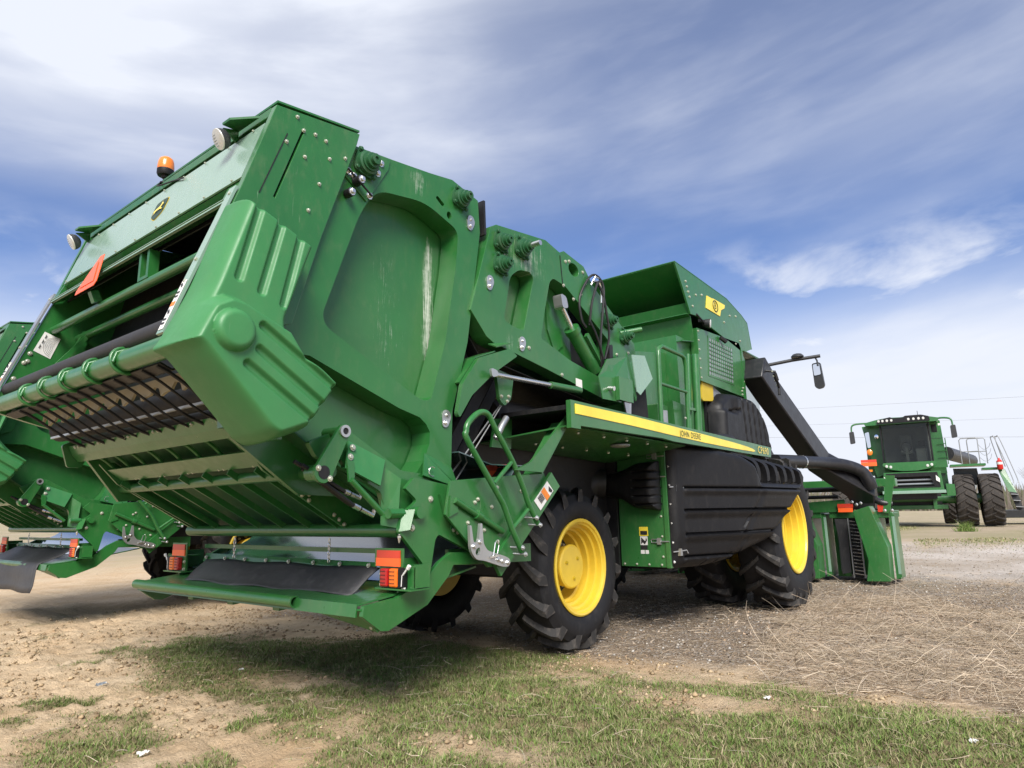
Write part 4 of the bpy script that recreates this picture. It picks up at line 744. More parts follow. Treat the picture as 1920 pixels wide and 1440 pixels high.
def harvester_body(T, S, L):
    # ---- deck with yellow stripe
    st = S([(4.06, 2.03), (8.83, 1.992), (8.80, 1.862), (5.835, 1.85), (5.60, 1.862), (4.19, 1.845), (4.19, 1.82), (4.06, 1.82)], 2.62, 2.66, 'deck_side')
    up = [(4.115, 2.005), (5.0, 2.006), (5.84, 1.992), (6.8, 1.972), (7.5, 1.955), (7.9, 1.94), (8.1, 1.925), (8.18, 1.905)]; lo = [(8.12, 1.893), (7.4, 1.888), (6.6, 1.892), (5.84, 1.905), (5.0, 1.922), (4.115, 1.93)]
    S(up + lo, 2.614, 2.619, 'yellow_stripe', 'yellow_stripe', st)
    b = MB(); decal_text(b, 'JOHN DEERE', 0.082, (6.225, 2.610, 1.938), (1, 0, 0), (0, 0, 1), 1.12, 1.0); b.build('stripe_lettering', 'dark_green_print', st)
    b = MB(); decal_text(b, 'CP690', 0.125, (8.48, 2.612, 1.925), (1, 0, 0), (0, 0, 1), 1.1, 1.15); b.build('model_lettering', 'yellow_stripe', st)
    o = MB().box(4.08, 8.8, 2.663, 3.6, 1.965, 2.0).build('deck', 'black_metal', T)
    b = MB(); b.slab([(4.12, 2.70, 1.84), (6.28, 2.70, 1.84), (6.28, 3.58, 1.72), (4.12, 3.58, 1.78)], 0.012); u = b.build('deck_underside', 'green_paint', T)
    MB().lathe((5.30, 2.90, 1.80), (0, 0, -1), [(0.09, 0), (0.09, 0.012), (0.075, 0.02), (0.02, 0.022)], 20).build('deck_lamp', 'grey_sheet', u, smooth=40)
    bolts(u, [(4.4 + .4 * k, 2.78, 1.825) for k in range(5)] + [(4.4 + .4 * k, 3.2, 1.77) for k in range(5)], (0, 0, -1), 0.012)
    # ---- engine bay door facing the rear, with black filter housing
    dr = MB().box(6.30, 6.33, 2.985, 3.50, 0.645, 1.87).build('bay_door', 'green_paint', T, bevel=0.004)
    MB().box(6.285, 6.335, 2.935, 2.983, 0.64, 1.87).build('door_post', 'green_paint', T, bevel=0.003)
    for z in (0.90, 1.55, 1.76):
        b = MB(); b.tube([(6.292, 3.14, z + .02), (6.288, 3.08, z + .022), (6.288, 3.08, z - .012), (6.292, 3.14, z - .01)], 0.005, 6, closed=True); b.box(6.275, 6.30, 3.03, 3.07, z - .03, z + .035); b.cyl((6.285, 2.94, z), (6.285, 3.03, z), 0.007, 8); b.build('door_latch', 'galvanised', dr)
    for (y0, y1, z0, z1, m_, nm) in ((3.175, 3.275, .955, 1.045, 'yellow_stripe', 'door_label'), (3.185, 3.262, .965, 1.005, 'dark_print', 'label_print'), (3.185, 3.268, .862, .95, 'white_label', 'door_label'), (3.19, 3.265, .82, .858, 'dark_print', 'label_print'), (3.225, 3.268, .775, .812, 'white_label', 'door_label'), (3.178, 3.215, .775, .812, 'white_label', 'door_label')):
        MB().box(6.297 - (.003 if m_ == 'dark_print' else 0), 6.299 - (.001 if m_ == 'dark_print' else 0), y0, y1, z0, z1).build(nm, m_, dr)
    b = MB(); b.slab([(6.295, 3.255, .94), (6.295, 3.21, .90), (6.295, 3.20, .94), (6.295, 3.19, .91), (6.295, 3.215, .87), (6.295, 3.24, .89), (6.295, 3.26, .87)], 0.001); b.build('label_figure', 'dark_print', dr)
    bolts(dr, [(6.30, 3.04 + .14 * k, .67) for k in range(4)] + [(6.30, 3.02, .75 + .2 * k) for k in range(5)], (-1, 0, 0), 0.009)
    fp = rnd([(2.995, 1.715), (3.25, 1.70), (3.40, 1.63), (3.62, 1.60), (3.62, 1.36), (3.42, 1.33), (3.28, 1.235), (2.995, 1.205)], [.02, .05, .06, .03, .03, .06, .05, .02], 4)
    def fh(Y_, Z_, dd):
        h = 0.13 * np.sqrt(np.clip(1 - (1 - np.clip(dd / 0.10, 0, 1)) ** 2, 0, 1)) + 0.02
        for k in range(5): h -= 0.022 * sm((0.012 - np.abs(Z_ - 1.275 - .082 * k)) / 0.010) * sm((3.27 - Y_) / .03)
        return h
    relief(fp, 0.008, fh, lambda Y_, Z_, H: np.stack([6.295 - H, Y_, Z_], 1)).build('filter_housing', 'black_plastic', T, smooth=60)
    b = MB(); b.tube(spline([(6.2, 3.6, 1.5), (6.1, 3.72, 1.5), (5.9, 3.80, 1.42), (5.6, 3.82, 1.35)], 5), 0.16, 16); b.build('intake_hose', 'black_metal', T, smooth=50)
    MB().box(6.25, 6.28, 3.5, 4.3, 0.6, 2.0).build('bay_bulkhead', 'black_metal', T)
    # ---- black moulded side hood
    Ax, Ay = 6.30, 2.93; L1 = 1.224; d1 = Vector((1.15, -0.43)).normalized(); d2 = Vector((1.5, -0.2)).normalized()
    def uB(z): return L1 + 0.20 - 0.75 * np.clip(1.40 - z, 0, 1) ** 0.9 - 0.0 * z
    def mp(U, Z, H):
        k = np.clip(uB(Z), 0.25, 2); k = np.minimum(k, 1.36); a = np.minimum(U, k); c = np.maximum(U - k, 0)
        e = 0.02 * np.exp(-((U - k) / 0.05) ** 2)
        x = Ax + d1.x * a + d2.x * c; y = Ay + d1.y * a + d2.y * c - H + e
        y = y + 0.30 * np.clip((1.0 - Z), 0, 1) ** 1.6 + 0.12 * sm((U - k) / 1.3)*0
        return np.stack([x, y, Z], 1)
    hp = rnd([(0.0, 0.64), (0.40, 0.635), (0.64, 0.66), (1.24, 0.79), (1.62, 0.86), (1.75, 0.95), (2.10, 1.15), (2.42, 1.42), (2.58, 1.50), (1.42, 1.50), (1.40, 1.58), (1.32, 1.70), (1.10, 1.80), (0.55, 1.87), (0.0, 1.885)], [.02, .03, .03, .03, .03, .05, .08, .08, .03, .01, .03, .06, .08, .08, .02], 4)
    def hh(U, Z, dd):
        h = 0.07 * np.sqrt(np.clip(1 - (1 - np.clip(dd / 0.07, 0, 1)) ** 2, 0, 1))
        for z0 in (1.435, 1.205, 0.965, 0.745): h = h + (-0.036 * sm((z0 + 0.016 - Z) / 0.010) * sm((Z - z0 + 0.014) / 0.010) + 0.026 * sm((z0 - 0.008 - Z) / 0.010) * sm(1 - (z0 - 0.022 - Z) / 0.07)) * sm((U - 0.12) / 0.03)
        h -= 0.030 * sm((0.018 - seg_dist(U, Z, (1.02, 1.02), (1.12, 1.13))) / 0.008)
        for k in range(6):
            u0 = 0.42 + k * 0.17; h -= 0.018 * sm((0.012 - np.abs(U - u0 - (Z - 0.7) * 0.8)) / 0.01) * sm((0.745 + (U - .5) * .12 - Z) / 0.02)
        return h
    ho = relief(hp, 0.014, hh, mp).build('side_hood', 'black_plastic', T, smooth=60)
    bolts(ho, [(6.315, 2.915, .70 + .19 * k) for k in range(7)], (0, -1, 0), 0.010, mat='white_label')
    for z in (0.80, 1.44):
        b = MB(); b.box(6.34, 6.39, 2.85, 2.89, z - .04, z + .03); b.tube([(6.28, 2.90, z), (6.36, 2.86, z + .005), (6.44, 2.83, z + .012), (6.46, 2.825, z - .02)], 0.007, 6); b.build('hood_latch', 'galvanised', ho)
    for k in range(6):                                                    # louvre blades over the front wheel
        x0 = 7.50 + k * 0.235; y0 = 2.60 - 0.012 * k; ye = 2.44 - 0.03 * k
        b = MB(); pth = spline([(x0 - .25, y0 + .10, 1.845 - .008 * k), (x0 - .05, y0 - .02, 1.81 - .012 * k), (x0 + .12, ye + .03, 1.74 - .012 * k), (x0 + .17, ye, 1.64 - .01 * k), (x0 + .175, ye, 1.52)], 5)
        vs = []; 
        for q in pth: vs += [q + Vector((-.035, 0.0, 0)), q + Vector((.035, -.01, 0.012)), q + Vector((.035, .09, -.05)), q + Vector((-.02, .09, -.05))]
        m = len(pth); b.add(vs, [(i * 4 + j, i * 4 + (j + 1) % 4, i * 4 + 4 + (j + 1) % 4, i * 4 + 4 + j) for i in range(m - 1) for j in range(4)] + [(0, 1, 2, 3), tuple((m - 1) * 4 + j for j in (3, 2, 1, 0))])
        b.build('hood_louvre', 'black_plastic', ho, smooth=35)
    b = MB(); b.slab([(7.25, 2.70, 1.80), (8.9, 2.62, 1.78), (8.95, 2.50, 1.50), (7.60, 2.60, 1.50)], 0.02); b.slab([(7.3, 2.56, 1.495), (8.92, 2.32, 1.495), (9.0, 2.8, 1.495), (7.3, 2.9, 1.495)], 0.02); b.build('louvre_back', 'black_metal', ho)
    MB().box(6.36, 8.1, 3.0, 3.6, 0.62, 1.86).build('engine_bay', 'black_metal', T)
    # ---- upper body
    MB().box(7.30, 9.3, 3.16, 5.6, 2.0, 3.30).build('upper_body', 'green_paint', T)
    MB().box(6.3, 7.28, 3.35, 5.4, 2.0, 2.95).build('rear_body_wall', 'green_paint', T)
    S([(6.06, 2.9), (7.28, 3.1), (7.28, 2.0), (6.3, 2.0), (6.2, 2.4)], 3.31, 3.34, 'rear_body_side')
    rd = S([(7.71, 3.46), (9.24, 3.56), (9.45, 3.33), (9.28, 2.77), (7.71, 2.78)], 3.05, 3.15, 'radiator_door', bevel=0.004)
    b = MB(); b.prism([(8.05, 3.43), (8.95, 3.44), (8.88, 2.89), (7.97, 2.88)], 'y', 3.044, 3.049, [[(8.09, 3.405), (8.92, 3.415), (8.855, 2.915), (8.0, 2.905)]]); b.build('screen_frame', 'green_paint', rd)
    MB().prism([(8.09, 3.405), (8.92, 3.415), (8.855, 2.915), (8.0, 2.905)], 'y', 3.046, 3.0485).build('radiator_screen', 'grey_sheet', rd)
    b = MB()
    for k in range(1, 12):
        t = k / 12; b.beam((8.09 + .83 * t, 3.042, 3.405 + .01 * t), (8.0 + .855 * t, 3.042, 2.905 + .01 * t), 0.006, 0.012)
        if k < 9: t = k / 9; b.beam((8.09 - .09 * t, 3.041, 3.405 - .5 * t), (8.92 - .065 * t, 3.041, 3.415 - .5 * t), 0.006, 0.012)
    b.build('screen_wires', 'green_paint', rd)['kind'] = 'stuff'
    bolts(rd, [(7.73, 3.05, 2.82 + .12 * k) for k in range(6)] + [(9.2, 3.05, 2.85), (9.25, 3.05, 2.9), (9.3, 3.05, 3.0), (9.1, 3.05, 3.52), (9.2, 3.05, 2.80)], (0, -1, 0), 0.011)
    MB().box(9.28, 9.34, 3.04, 5.6, 2.75, 3.50).build('body_front_post', 'green_paint', T)
    # cotton accumulator box
    bs = [(7.16, 4.17), (8.88, 4.13), (9.46, 4.02), (9.68, 3.95), (9.79, 3.57), (9.38, 3.44), (7.74, 3.62), (7.54, 3.60), (7.37, 3.87)]
    sd = S(bs, 3.05, 3.075, 'accumulator_side', 'green_paint', bevel=0.003); S(bs, 5.70, 5.73, 'accumulator_side')
    MB().strip([(7.16, 4.175), (8.88, 4.135), (9.46, 4.025), (9.69, 3.955), (9.80, 3.57)], 3.05, 5.73, 0.01).build('accumulator_roof', 'green_paint', T)
    MB().strip([(7.165, 4.165), (7.9, 3.86), (7.95, 3.80)], 3.08, 5.70, 0.008).build('accumulator_ceiling', 'green_paint', T)
    MB().strip([(7.95, 3.80), (7.50, 3.74), (7.545, 3.60)], 3.08, 5.70, 0.008).build('accumulator_sill', 'green_paint', T)
    MB().strip([(7.50, 3.60), (7.60, 3.585), (7.66, 3.28), (7.30, 3.22)], 3.08, 5.70, 0.008).build('rear_header', 'green_paint', T)
    MB().strip([(9.36, 3.46), (10.02, 3.46), (10.0, 3.435)], 3.02, 5.73, 0.01).build('accumulator_ledge', 'green_paint', T)
    bolts(sd, [(7.45 + .03 * k, 3.05, 4.0 - .06 * k) for k in range(4)] + [(7.62, 3.05, 3.72), (7.75, 3.05, 3.9), (7.95, 3.05, 3.95), (8.7, 3.05, 3.75), (8.95, 3.05, 3.9), (9.2, 3.05, 3.95), (9.3, 3.05, 3.6)], (0, -1, 0), 0.013)
    tn = S([(8.116, 3.985), (8.30, 3.99), (8.32, 4.0), (8.767, 4.012), (8.74, 3.96), (8.60, 3.90), (8.545, 3.80), (8.40, 3.80), (8.05, 3.80)], 3.042, 3.048, 'state_sticker', 'yellow_stripe', sd)
    b = MB(); b.tube([(8.388 + .085 * math.cos(a), 3.040, 3.905 + .075 * math.sin(a)) for a in [k * math.pi / 12 for k in range(24)]], 0.007, 5, closed=True); decal_text(b, 'B', 0.13, (8.388, 3.0395, 3.905), (1, 0, 0), (0, 0, 1), 1.0, 1.0); b.build('sticker_print', 'dark_green_print', sd)
    b = MB(); b.lathe((7.95, 2.99, 3.555), (0.25, -0.95, -0.15), [(0.03, -0.08), (0.055, -0.04), (0.062, 0.02), (0.055, 0.025)], 18); lm = b.build('side_lamp', 'mirror_back', T, smooth=40)
    b = MB(); b.lathe((7.956, 2.966, 3.551), (0.25, -0.95, -0.15), [(0.054, 0), (0.05, 0.006), (0.02, 0.008)], 18); b.build('lens', 'lamp_lens', lm, smooth=40)
    b = MB(); b.beam((7.75, 3.03, 3.56), (7.95, 3.03, 3.58), 0.03, 0.04); b.cyl((8.45, 3.03, 3.48), (8.52, 2.98, 3.42), 0.03, 8); b.tube([(7.6, 3.0, 3.6), (7.75, 2.99, 3.55), (7.9, 3.03, 3.56)], 0.012, 6); b.build('lamp_bracket', 'black_metal', T)
    # ladder rails and fittings on the deck
    for pth in ([(6.187, 2.05), (6.215, 2.80), (6.23, 2.88), (6.302, 2.922), (6.80, 2.915), (6.88, 2.90), (6.92, 2.80), (6.86, 2.05)],):
        b = MB(); b.tube([(p[0], 2.90, p[1]) for p in pth], 0.024, 10); b.tube([(6.21, 2.90, 2.505), (6.89, 2.90, 2.505)], 0.019, 10); b.build('deck_rail', 'green_paint', T, smooth=50)
    b = MB(); b.cyl((7.20, 2.90, 2.99), (7.14, 2.90, 2.03), 0.045, 12); b.cyl((7.12, 2.95, 2.99), (7.02, 2.95, 2.03), 0.025, 10); b.beam((6.9, 2.90, 2.32), (7.15, 2.90, 2.33), .02, .03); b.build('deck_post', 'green_paint', T, smooth=40)
    bx_ = MB().slab([(6.72, 3.0, 2.40), (7.07, 3.0, 2.385), (7.10, 3.0, 2.06), (6.76, 3.0, 2.06)], 0.1).build('deck_locker', 'green_paint', T); MB().box(6.46, 6.70, 3.05, 3.3, 2.05, 2.345).build('deck_locker', 'green_paint', T, bevel=.01); bolts(bx_, [(6.8, 2.9, 2.2), (6.9, 2.9, 2.2), (6.9, 2.9, 2.3)], (0, -1, 0), .012)
    MB().cyl((6.50, 3.02, 2.12), (6.50, 3.02, 2.26), 0.05, 14).build('deck_canister', 'grey_sheet', T, smooth=40)
    b = MB(); b.prism(rnd([(7.80, 2.80), (8.18, 2.83), (8.16, 2.58), (7.78, 2.54)], 0.05, 4), 'y', 3.08, 3.22); b.build('wash_bottle', 'yellow_dull', T, smooth=40)
    MB().slab([(8.2, 3.1, 2.80), (8.6, 3.1, 2.70), (8.3, 3.1, 2.52), (8.1, 3.1, 2.55)], 0.02).build('sheet_bracket', 'grey_sheet', T)
    for k, x in enumerate((7.75, 8.05)): MB().tube(spline([(x, 3.2, 2.7), (x + .05, 3.15, 2.4), (x, 3.1, 2.05)], 4), 0.02, 8).build('deck_hose', 'black_metal', T, smooth=50)
    MB().tube(spline([(7.3, 2.85, 2.03), (7.8, 2.80, 2.06), (8.2, 2.85, 2.02)], 5), 0.035, 8).build('deck_hose', 'black_metal', T, smooth=50)
    # black ribbed tank on the deck
    tp = rnd([(8.0, 2.0), (8.05, 2.55), (8.35, 2.72), (9.25, 2.74), (9.7, 2.5), (9.95, 2.0)], [.05, .1, .1, .15, .2, .05], 4)
    def th(X, Z, dd):
        h = 0.22 * np.sqrt(np.clip(1 - (1 - np.clip(dd / 0.09, 0, 1)) ** 2, 0, 1))
        for k in range(6): h -= 0.05 * sm((0.03 - np.abs(X - 8.75 - .2 * k + .12 * (Z - 2.4))) / 0.02)
        return h - 0.03 * sm((0.02 - seg_dist(X, Z, (8.3, 2.45), (8.62, 2.5))) / .01) - 0.05 * sm((8.55 - X) / .1) * sm((Z - 2.42) / .05)
    relief(tp, 0.02, th, lambda X, Z, H: np.stack([X, 3.12 - H, Z], 1)).build('deck_tank', 'black_plastic', T, smooth=60)
    MB().box(8.0, 9.9, 3.13, 5.6, 2.0, 2.7).build('tank_back', 'black_plastic', T)
    # ---- air ducts to the picking heads
    def duct(ys, name='cotton_duct'):
        y0, y1, y2 = ys
        def ring(c, w, h, t): c = Vector(c); t = Vector(t).normalized(); r = Vector((0, 1, 0)); u = t.cross(r).normalized(); return [c + r * a * w / 2 + u * q * h / 2 for a, q in ((-1, -1), (1, -1), (1, 1), (-1, 1))]
        rs = [ring((9.40, y0, 3.20), .30, .40, (.85, 0, -.6)), ring((9.9, y0 - .02, 2.93), .30, .36, (.8, 0, -.63)), ring((11.25, y1, 1.93), .28, .36, (.8, 0, -.62)), ring((11.72, y2, 1.52), .40, .40, (.75, 0, -.7)), ring((11.85, y2, 1.30), .34, .34, (.2, 0, -1)), ring((11.85, y2, 1.17), .30, .30, (0, 0, -1))]
        b = MB(); vs = [p for r in rs for p in r]
        b.add(vs, [(i * 4 + j, i * 4 + (j + 1) % 4, i * 4 + 4 + (j + 1) % 4, i * 4 + 4 + j) for i in range(5) for j in range(4)] + [(0, 1, 2, 3), (20, 21, 22, 23)])
        return b.build(name, 'black_duct', T, bevel=0.02, smooth=30)
    duct((2.93, 2.62, 2.14)); duct((3.55, 3.45, 3.4)); duct((5.2, 5.3, 5.5)); duct((5.8, 6.1, 6.6))
    b = MB(); b.tube(spline([(9.5, 2.78, 1.86), (10.2, 2.66, 1.88), (10.9, 2.50, 1.885), (11.3, 2.28, 1.86), (11.5, 2.08, 1.76), (11.56, 2.0, 1.60), (11.6, 1.98, 1.5)], 6), 0.095, 18); ap = b.build('air_pipe', 'black_duct', T, smooth=50)
    MB().lathe((10.3, 2.645, 1.88), (1, -.2, 0), [(0.098, 0), (0.102, 0), (0.102, 0.03), (0.098, 0.03)], 18, closed=True).build('pipe_clamp', 'bright_steel', ap)
    b = MB(); b.tube([(9.42, 3.0, 3.2), (9.5, 2.66, 3.12), (9.55, 2.66, 3.0), (9.62, 2.66, 2.9), (9.6, 2.66, 2.8)], 0.018, 7); b.tube([(9.5, 2.67, 3.1), (9.55, 2.66, 3.0)], .03, 7); b.build('duct_cable', 'black_metal', T); bolts(T, [(9.45 + .05 * k, 2.69, 3.12 - .06 * k) for k in range(6)], (0, -1, 0), .012, name='duct_bolts')
    # ---- picking heads
    for hy, det in ((0.0, True), (0.98, True), (1.96, False), (3.04, False), (4.02, False), (5.0, False)):
        def Y(y): return y + hy
        ck = MB().slab([(11.70, Y(2.235), 1.15), (11.70, Y(2.0), 1.225), (11.70, Y(1.815), 0.62), (11.70, Y(1.83), 0.12), (11.70, Y(2.15), 0.11), (11.70, Y(2.095), 0.41)], -0.35).build('head_chute', 'green_paint', T, bevel=0.006)
        if det: MB().slab([(11.695, Y(1.84), 0.36), (11.695, Y(2.09), 0.36), (11.695, Y(2.09), 0.345), (11.695, Y(1.84), 0.345)], 0.006).build('chute_fold', 'green_paint', ck); MB().box(11.685, 11.695, Y(1.965), Y(1.98), .24, .36).build('chute_mark', 'white_label', ck)
        MB().slab([(11.75, Y(1.81), 1.12), (11.75, Y(1.735), 1.08), (11.75, Y(1.735), 0.16), (11.75, Y(1.81), 0.12)], -0.01).build('head_side_plate', 'green_paint', T); MB().box(11.76, 12.25, Y(1.755), Y(1.80), 0.12, 1.12).build('head_side', 'green_paint', T, bevel=.01); MB().box(11.72, 12.7, Y(1.80), Y(2.66), 1.04, 1.15).build('head_top', 'green_paint', T, bevel=.01); MB().box(12.05, 12.7, Y(2.30), Y(2.62), 0.14, 1.04).build('head_core', 'black_metal', T); MB().box(11.735, 11.748, Y(1.735), Y(1.775), 0.2, 1.06).build('head_edge', 'green_pale_sheen', T)
        MB().box(11.95, 12.6, Y(2.0), Y(2.30), 0.15, 1.05).build('head_drum_case', 'green_paint', T)
        if det:
            b = MB(); b.box(11.72, 11.76, Y(2.225), Y(2.245), .12, 1.04); b.box(11.72, 11.76, Y(2.385), Y(2.40), .12, 1.04); o = b.build('drum_frame', 'galvanised', T)
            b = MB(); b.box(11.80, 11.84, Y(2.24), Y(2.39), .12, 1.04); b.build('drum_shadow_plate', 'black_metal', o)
            for k in range(16): MB().beam((11.74, Y(2.25), .17 + .054 * k), (11.74, Y(2.375), .185 + .054 * k), 0.012, 0.014).build('drum_bar', 'bright_steel', o)
            MB().slab([(11.68, Y(2.58), 1.03), (11.70, Y(2.40), 1.03), (11.70, Y(2.42), 0.2), (11.66, Y(2.54), 0.18), (11.66, Y(2.54), .7)], 0.01).build('rubber_curtain', 'rubber', T)
        MB().box(11.9, 12.5, Y(2.46), Y(2.66), 0.12, 1.08).build('head_unit', 'green_paint', T, bevel=0.01)
        MB().box(11.88, 11.896, Y(2.50), Y(2.60), 0.2, 1.0).build('unit_panel', 'grey_sheet', T)
    MB().box(12.15, 12.35, 1.72, 7.1, 1.53, 1.66).build('head_toolbar', 'green_paint', T, bevel=.01)
    MB().slab([(11.68, 2.40, 1.335), (11.68, 3.6, 1.26), (11.68, 3.6, 1.12), (11.68, 2.40, 1.14)], -0.06).build('head_rear_beam', 'green_paint', T, bevel=.005)
    b = MB(); b.cyl((11.8, 2.4, 1.50), (11.8, 7.0, 1.50), 0.04, 12); b.cyl((11.75, 2.5, 1.38), (11.75, 7, 1.38), 0.03, 12); b.build('head_drive_shaft', 'black_metal', T, smooth=40)
    rb = MB().box(11.62, 11.64, 2.275, 2.50, 1.205, 1.265).build('head_reflector', 'red_reflector', T); MB().box(11.618, 11.622, 2.28, 2.495, 1.135, 1.20).build('reflector_lower', 'orange_reflector', rb)
    MB().slab([(11.7, 1.77, 1.69), (11.7, 1.65, 1.68), (11.7, 1.78, 1.11), (11.7, 1.88, 1.11)], -0.02).build('head_post', 'green_paint', T); MB().box(11.68, 11.69, 1.86, 1.94, 1.13, 1.24).build('head_reflector', 'red_reflector', T)
    b = MB(); b.tube(spline([(11.9, 2.3, 1.45), (11.8, 2.05, 1.38), (11.7, 1.9, 1.28), (11.75, 1.75, 1.25)], 5), 0.05, 10); b.build('air_hose', 'black_duct', T, smooth=50)
    bolts(T, [(11.62, 2.28, 1.29), (11.62, 2.22, 1.25), (11.62, 2.16, 1.27), (11.65, 1.84, 1.15), (11.65, 1.74, 1.15)], (-1, 0, 0), .018, .02, mat='bright_steel', name='head_bolts')
    # ---- cab (mostly hidden) and mirror arm
    MB().box(9.9, 11.5, 3.5, 5.28, 1.95, 2.35).build('cab_base', 'green_paint', T); MB().box(9.95, 11.45, 3.52, 5.26, 2.35, 3.35).build('cab_glass', 'windscreen_glass', T); MB().box(9.85, 11.55, 3.45, 5.33, 3.35, 3.52).build('cab_roof', 'green_paint', T, bevel=.04)
    b = MB(); b.tube([(9.95, 3.35, 3.30), (10.2, 2.6, 3.40), (10.3, 2.22, 3.425)], 0.026, 10); ma = b.build('mirror_arm', 'mirror_back', T, smooth=40)
    MB().lathe((10.22, 2.52, 3.435), (0, 0, 1), [(0.09, 0), (0.09, 0.02), (0.06, 0.05), (0.02, 0.06)], 16).build('gps_puck', 'mirror_back', ma, smooth=40)
    b = MB(); b.tube([(10.29, 2.30, 3.43), (10.30, 2.27, 3.36), (10.30, 2.27, 3.28)], 0.012, 8); b.prism(rnd([(2.355, 3.33), (2.24, 3.34), (2.21, 2.99), (2.235, 2.95), (2.31, 2.94), (2.345, 2.98)], .03, 4), 'x', 10.32, 10.38); mi = b.build('side_mirror', 'mirror_back', T, smooth=40, bevel=.01)
    MB().prism(rnd([(2.34, 3.31), (2.25, 3.32), (2.24, 3.15), (2.335, 3.14)], .02, 3), 'x', 10.31, 10.318).build('mirror_glass', 'mirror_glass', mi)
    # ---- wheels
    make_wheel(T, 'rear_wheel', (5.22, 3.52, 0.72), 0.72, 0.46, 0.405, -1, 15, True, single=True)
    make_wheel(T, 'rear_wheel', (5.22, 5.26, 0.72), 0.72, 0.46, 0.405, 1, 15, True)
    make_wheel(T, 'front_wheel', (8.85, 2.66, 0.93), 0.92, 0.52, 0.50, -1, 19, False, single=True)
    make_wheel(T, 'front_wheel', (8.85, 3.42, 0.93), 0.92, 0.52, 0.50, -1, 19, False, single=True)
    make_wheel(T, 'front_wheel', (8.85, 5.36, 0.93), 0.92, 0.52, 0.50, 1, 19, False)
    make_wheel(T, 'front_wheel', (8.85, 6.12, 0.93), 0.92, 0.52, 0.50, 1, 19, False)
    MB().cyl((8.85, 2.9, 0.93), (8.85, 5.9, 0.93), 0.16, 16).build('front_axle', 'yellow_dull', T, smooth=40)

HV, S_, L_ = make_harvester()
harvester_front(HV, S_, L_)
harvester_body(HV, S_, L_)

# ------------------------------------------------------------------ the ground
def vnoise(x, y, seed=0):
    xi = np.floor(x).astype(np.int64); yi = np.floor(y).astype(np.int64); fx = x - xi; fy = y - yi
    def hsh(a, b):
        n = (a * 374761393 + b * 668265263 + seed * 1442695041) & 0x7fffffff; n = ((n ^ (n >> 13)) * 1274126177) & 0x7fffffff
        return ((n ^ (n >> 16)) & 0xffff) / 65535.0
    u = fx * fx * (3 - 2 * fx); v = fy * fy * (3 - 2 * fy)
    return (hsh(xi, yi) * (1 - u) + hsh(xi + 1, yi) * u) * (1 - v) + (hsh(xi, yi + 1) * (1 - u) + hsh(xi + 1, yi + 1) * u) * v
def fbm(x, y, f, o=4, seed=0):
    s = 0; a = 0.5; t = 0
    for k in range(o): s = s + a * vnoise(x * f + 13.7 * k, y * f - 7.1 * k, seed + k); t += a; a *= 0.5; f *= 2.05
    return s / t
GRASS = [(2.655, 6.417), (3.481, 7.204), (4.102, 5.957), (4.887, 5.258), (5.194, 4.239), (5.07, 3.303), (4.73, 2.742), (4.74, 2.076), (4.86, 1.575), (4.98, 1.007), (5.05, 0.206), (5.15, -3.0), (2.0, -3.0), (1.2, 1.0), (1.973, 3.171), (2.426, 3.189), (2.49, 3.579), (2.601, 4.419), (2.418, 5.185)]
GRASS_L = [(1.75, 5.0), (2.0, 4.6), (1.72, 3.566), (1.40, 3.6), (1.2, 4.0)]
BARE = [(2.996, 4.327, .20, .34), (4.20, 2.05, .14, .34), (2.95, 2.44, .10, .15), (4.55, 2.95, .08, .2), (2.70, 3.45, .13, .16)]
STRAW = [(5.15, 1.85), (6.9, 2.3), (9.272, 2.563), (10.804, 1.562), (8.383, -.5), (6.5, -2.5), (4.95, -1.5), (4.95, 0.207), (4.90, 1.007), (5.0, 1.75)]
def masks(x, y):
    wx = x + 0.5 * (fbm(x, y, 1.3, 3, 5) - .5); wy = y + 0.5 * (fbm(x, y, 1.3, 3, 9) - .5)
    g = np.maximum(poly_sdf(GRASS, wx, wy)[0], poly_sdf(GRASS_L, wx, wy)[0])
    for bx, by, rx, ry in BARE: g = np.minimum(g, np.hypot((wx - bx) / rx, (wy - by) / ry) * min(rx, ry) - min(rx, ry))
    n = fbm(x, y, 2.2, 4, 21)
    g = sm((g + (n - .5) * 0.60 + 0.20) / 0.58)
    tuft = sm((fbm(x, y, 2.6, 3, 33) - 0.61) / 0.14) * (x < 3.2)
    g = np.maximum(g, 0.8 * tuft)
    s = sm((poly_sdf(STRAW, wx, wy)[0] + (n - .5) * .5 + .1) / 0.35)
    gr = sm((x - 4.75 + (y - 3.0) * 0.35 * (y < 3.0) + (n - .5) * 1.0) / 0.7) * (y > -4)
    gr = gr * sm((14.5 - x + 3 * (n - .5)) / 3.0) * sm((9.5 - y) / 2)
    road = sm((x - 11.0 + 2.5 * (n - .5)) / 3.0) * sm((22 - x + 4 * (n - .5)) / 3.0) * sm((4.0 - y) / 3 + .6)
    return g, s, gr, road
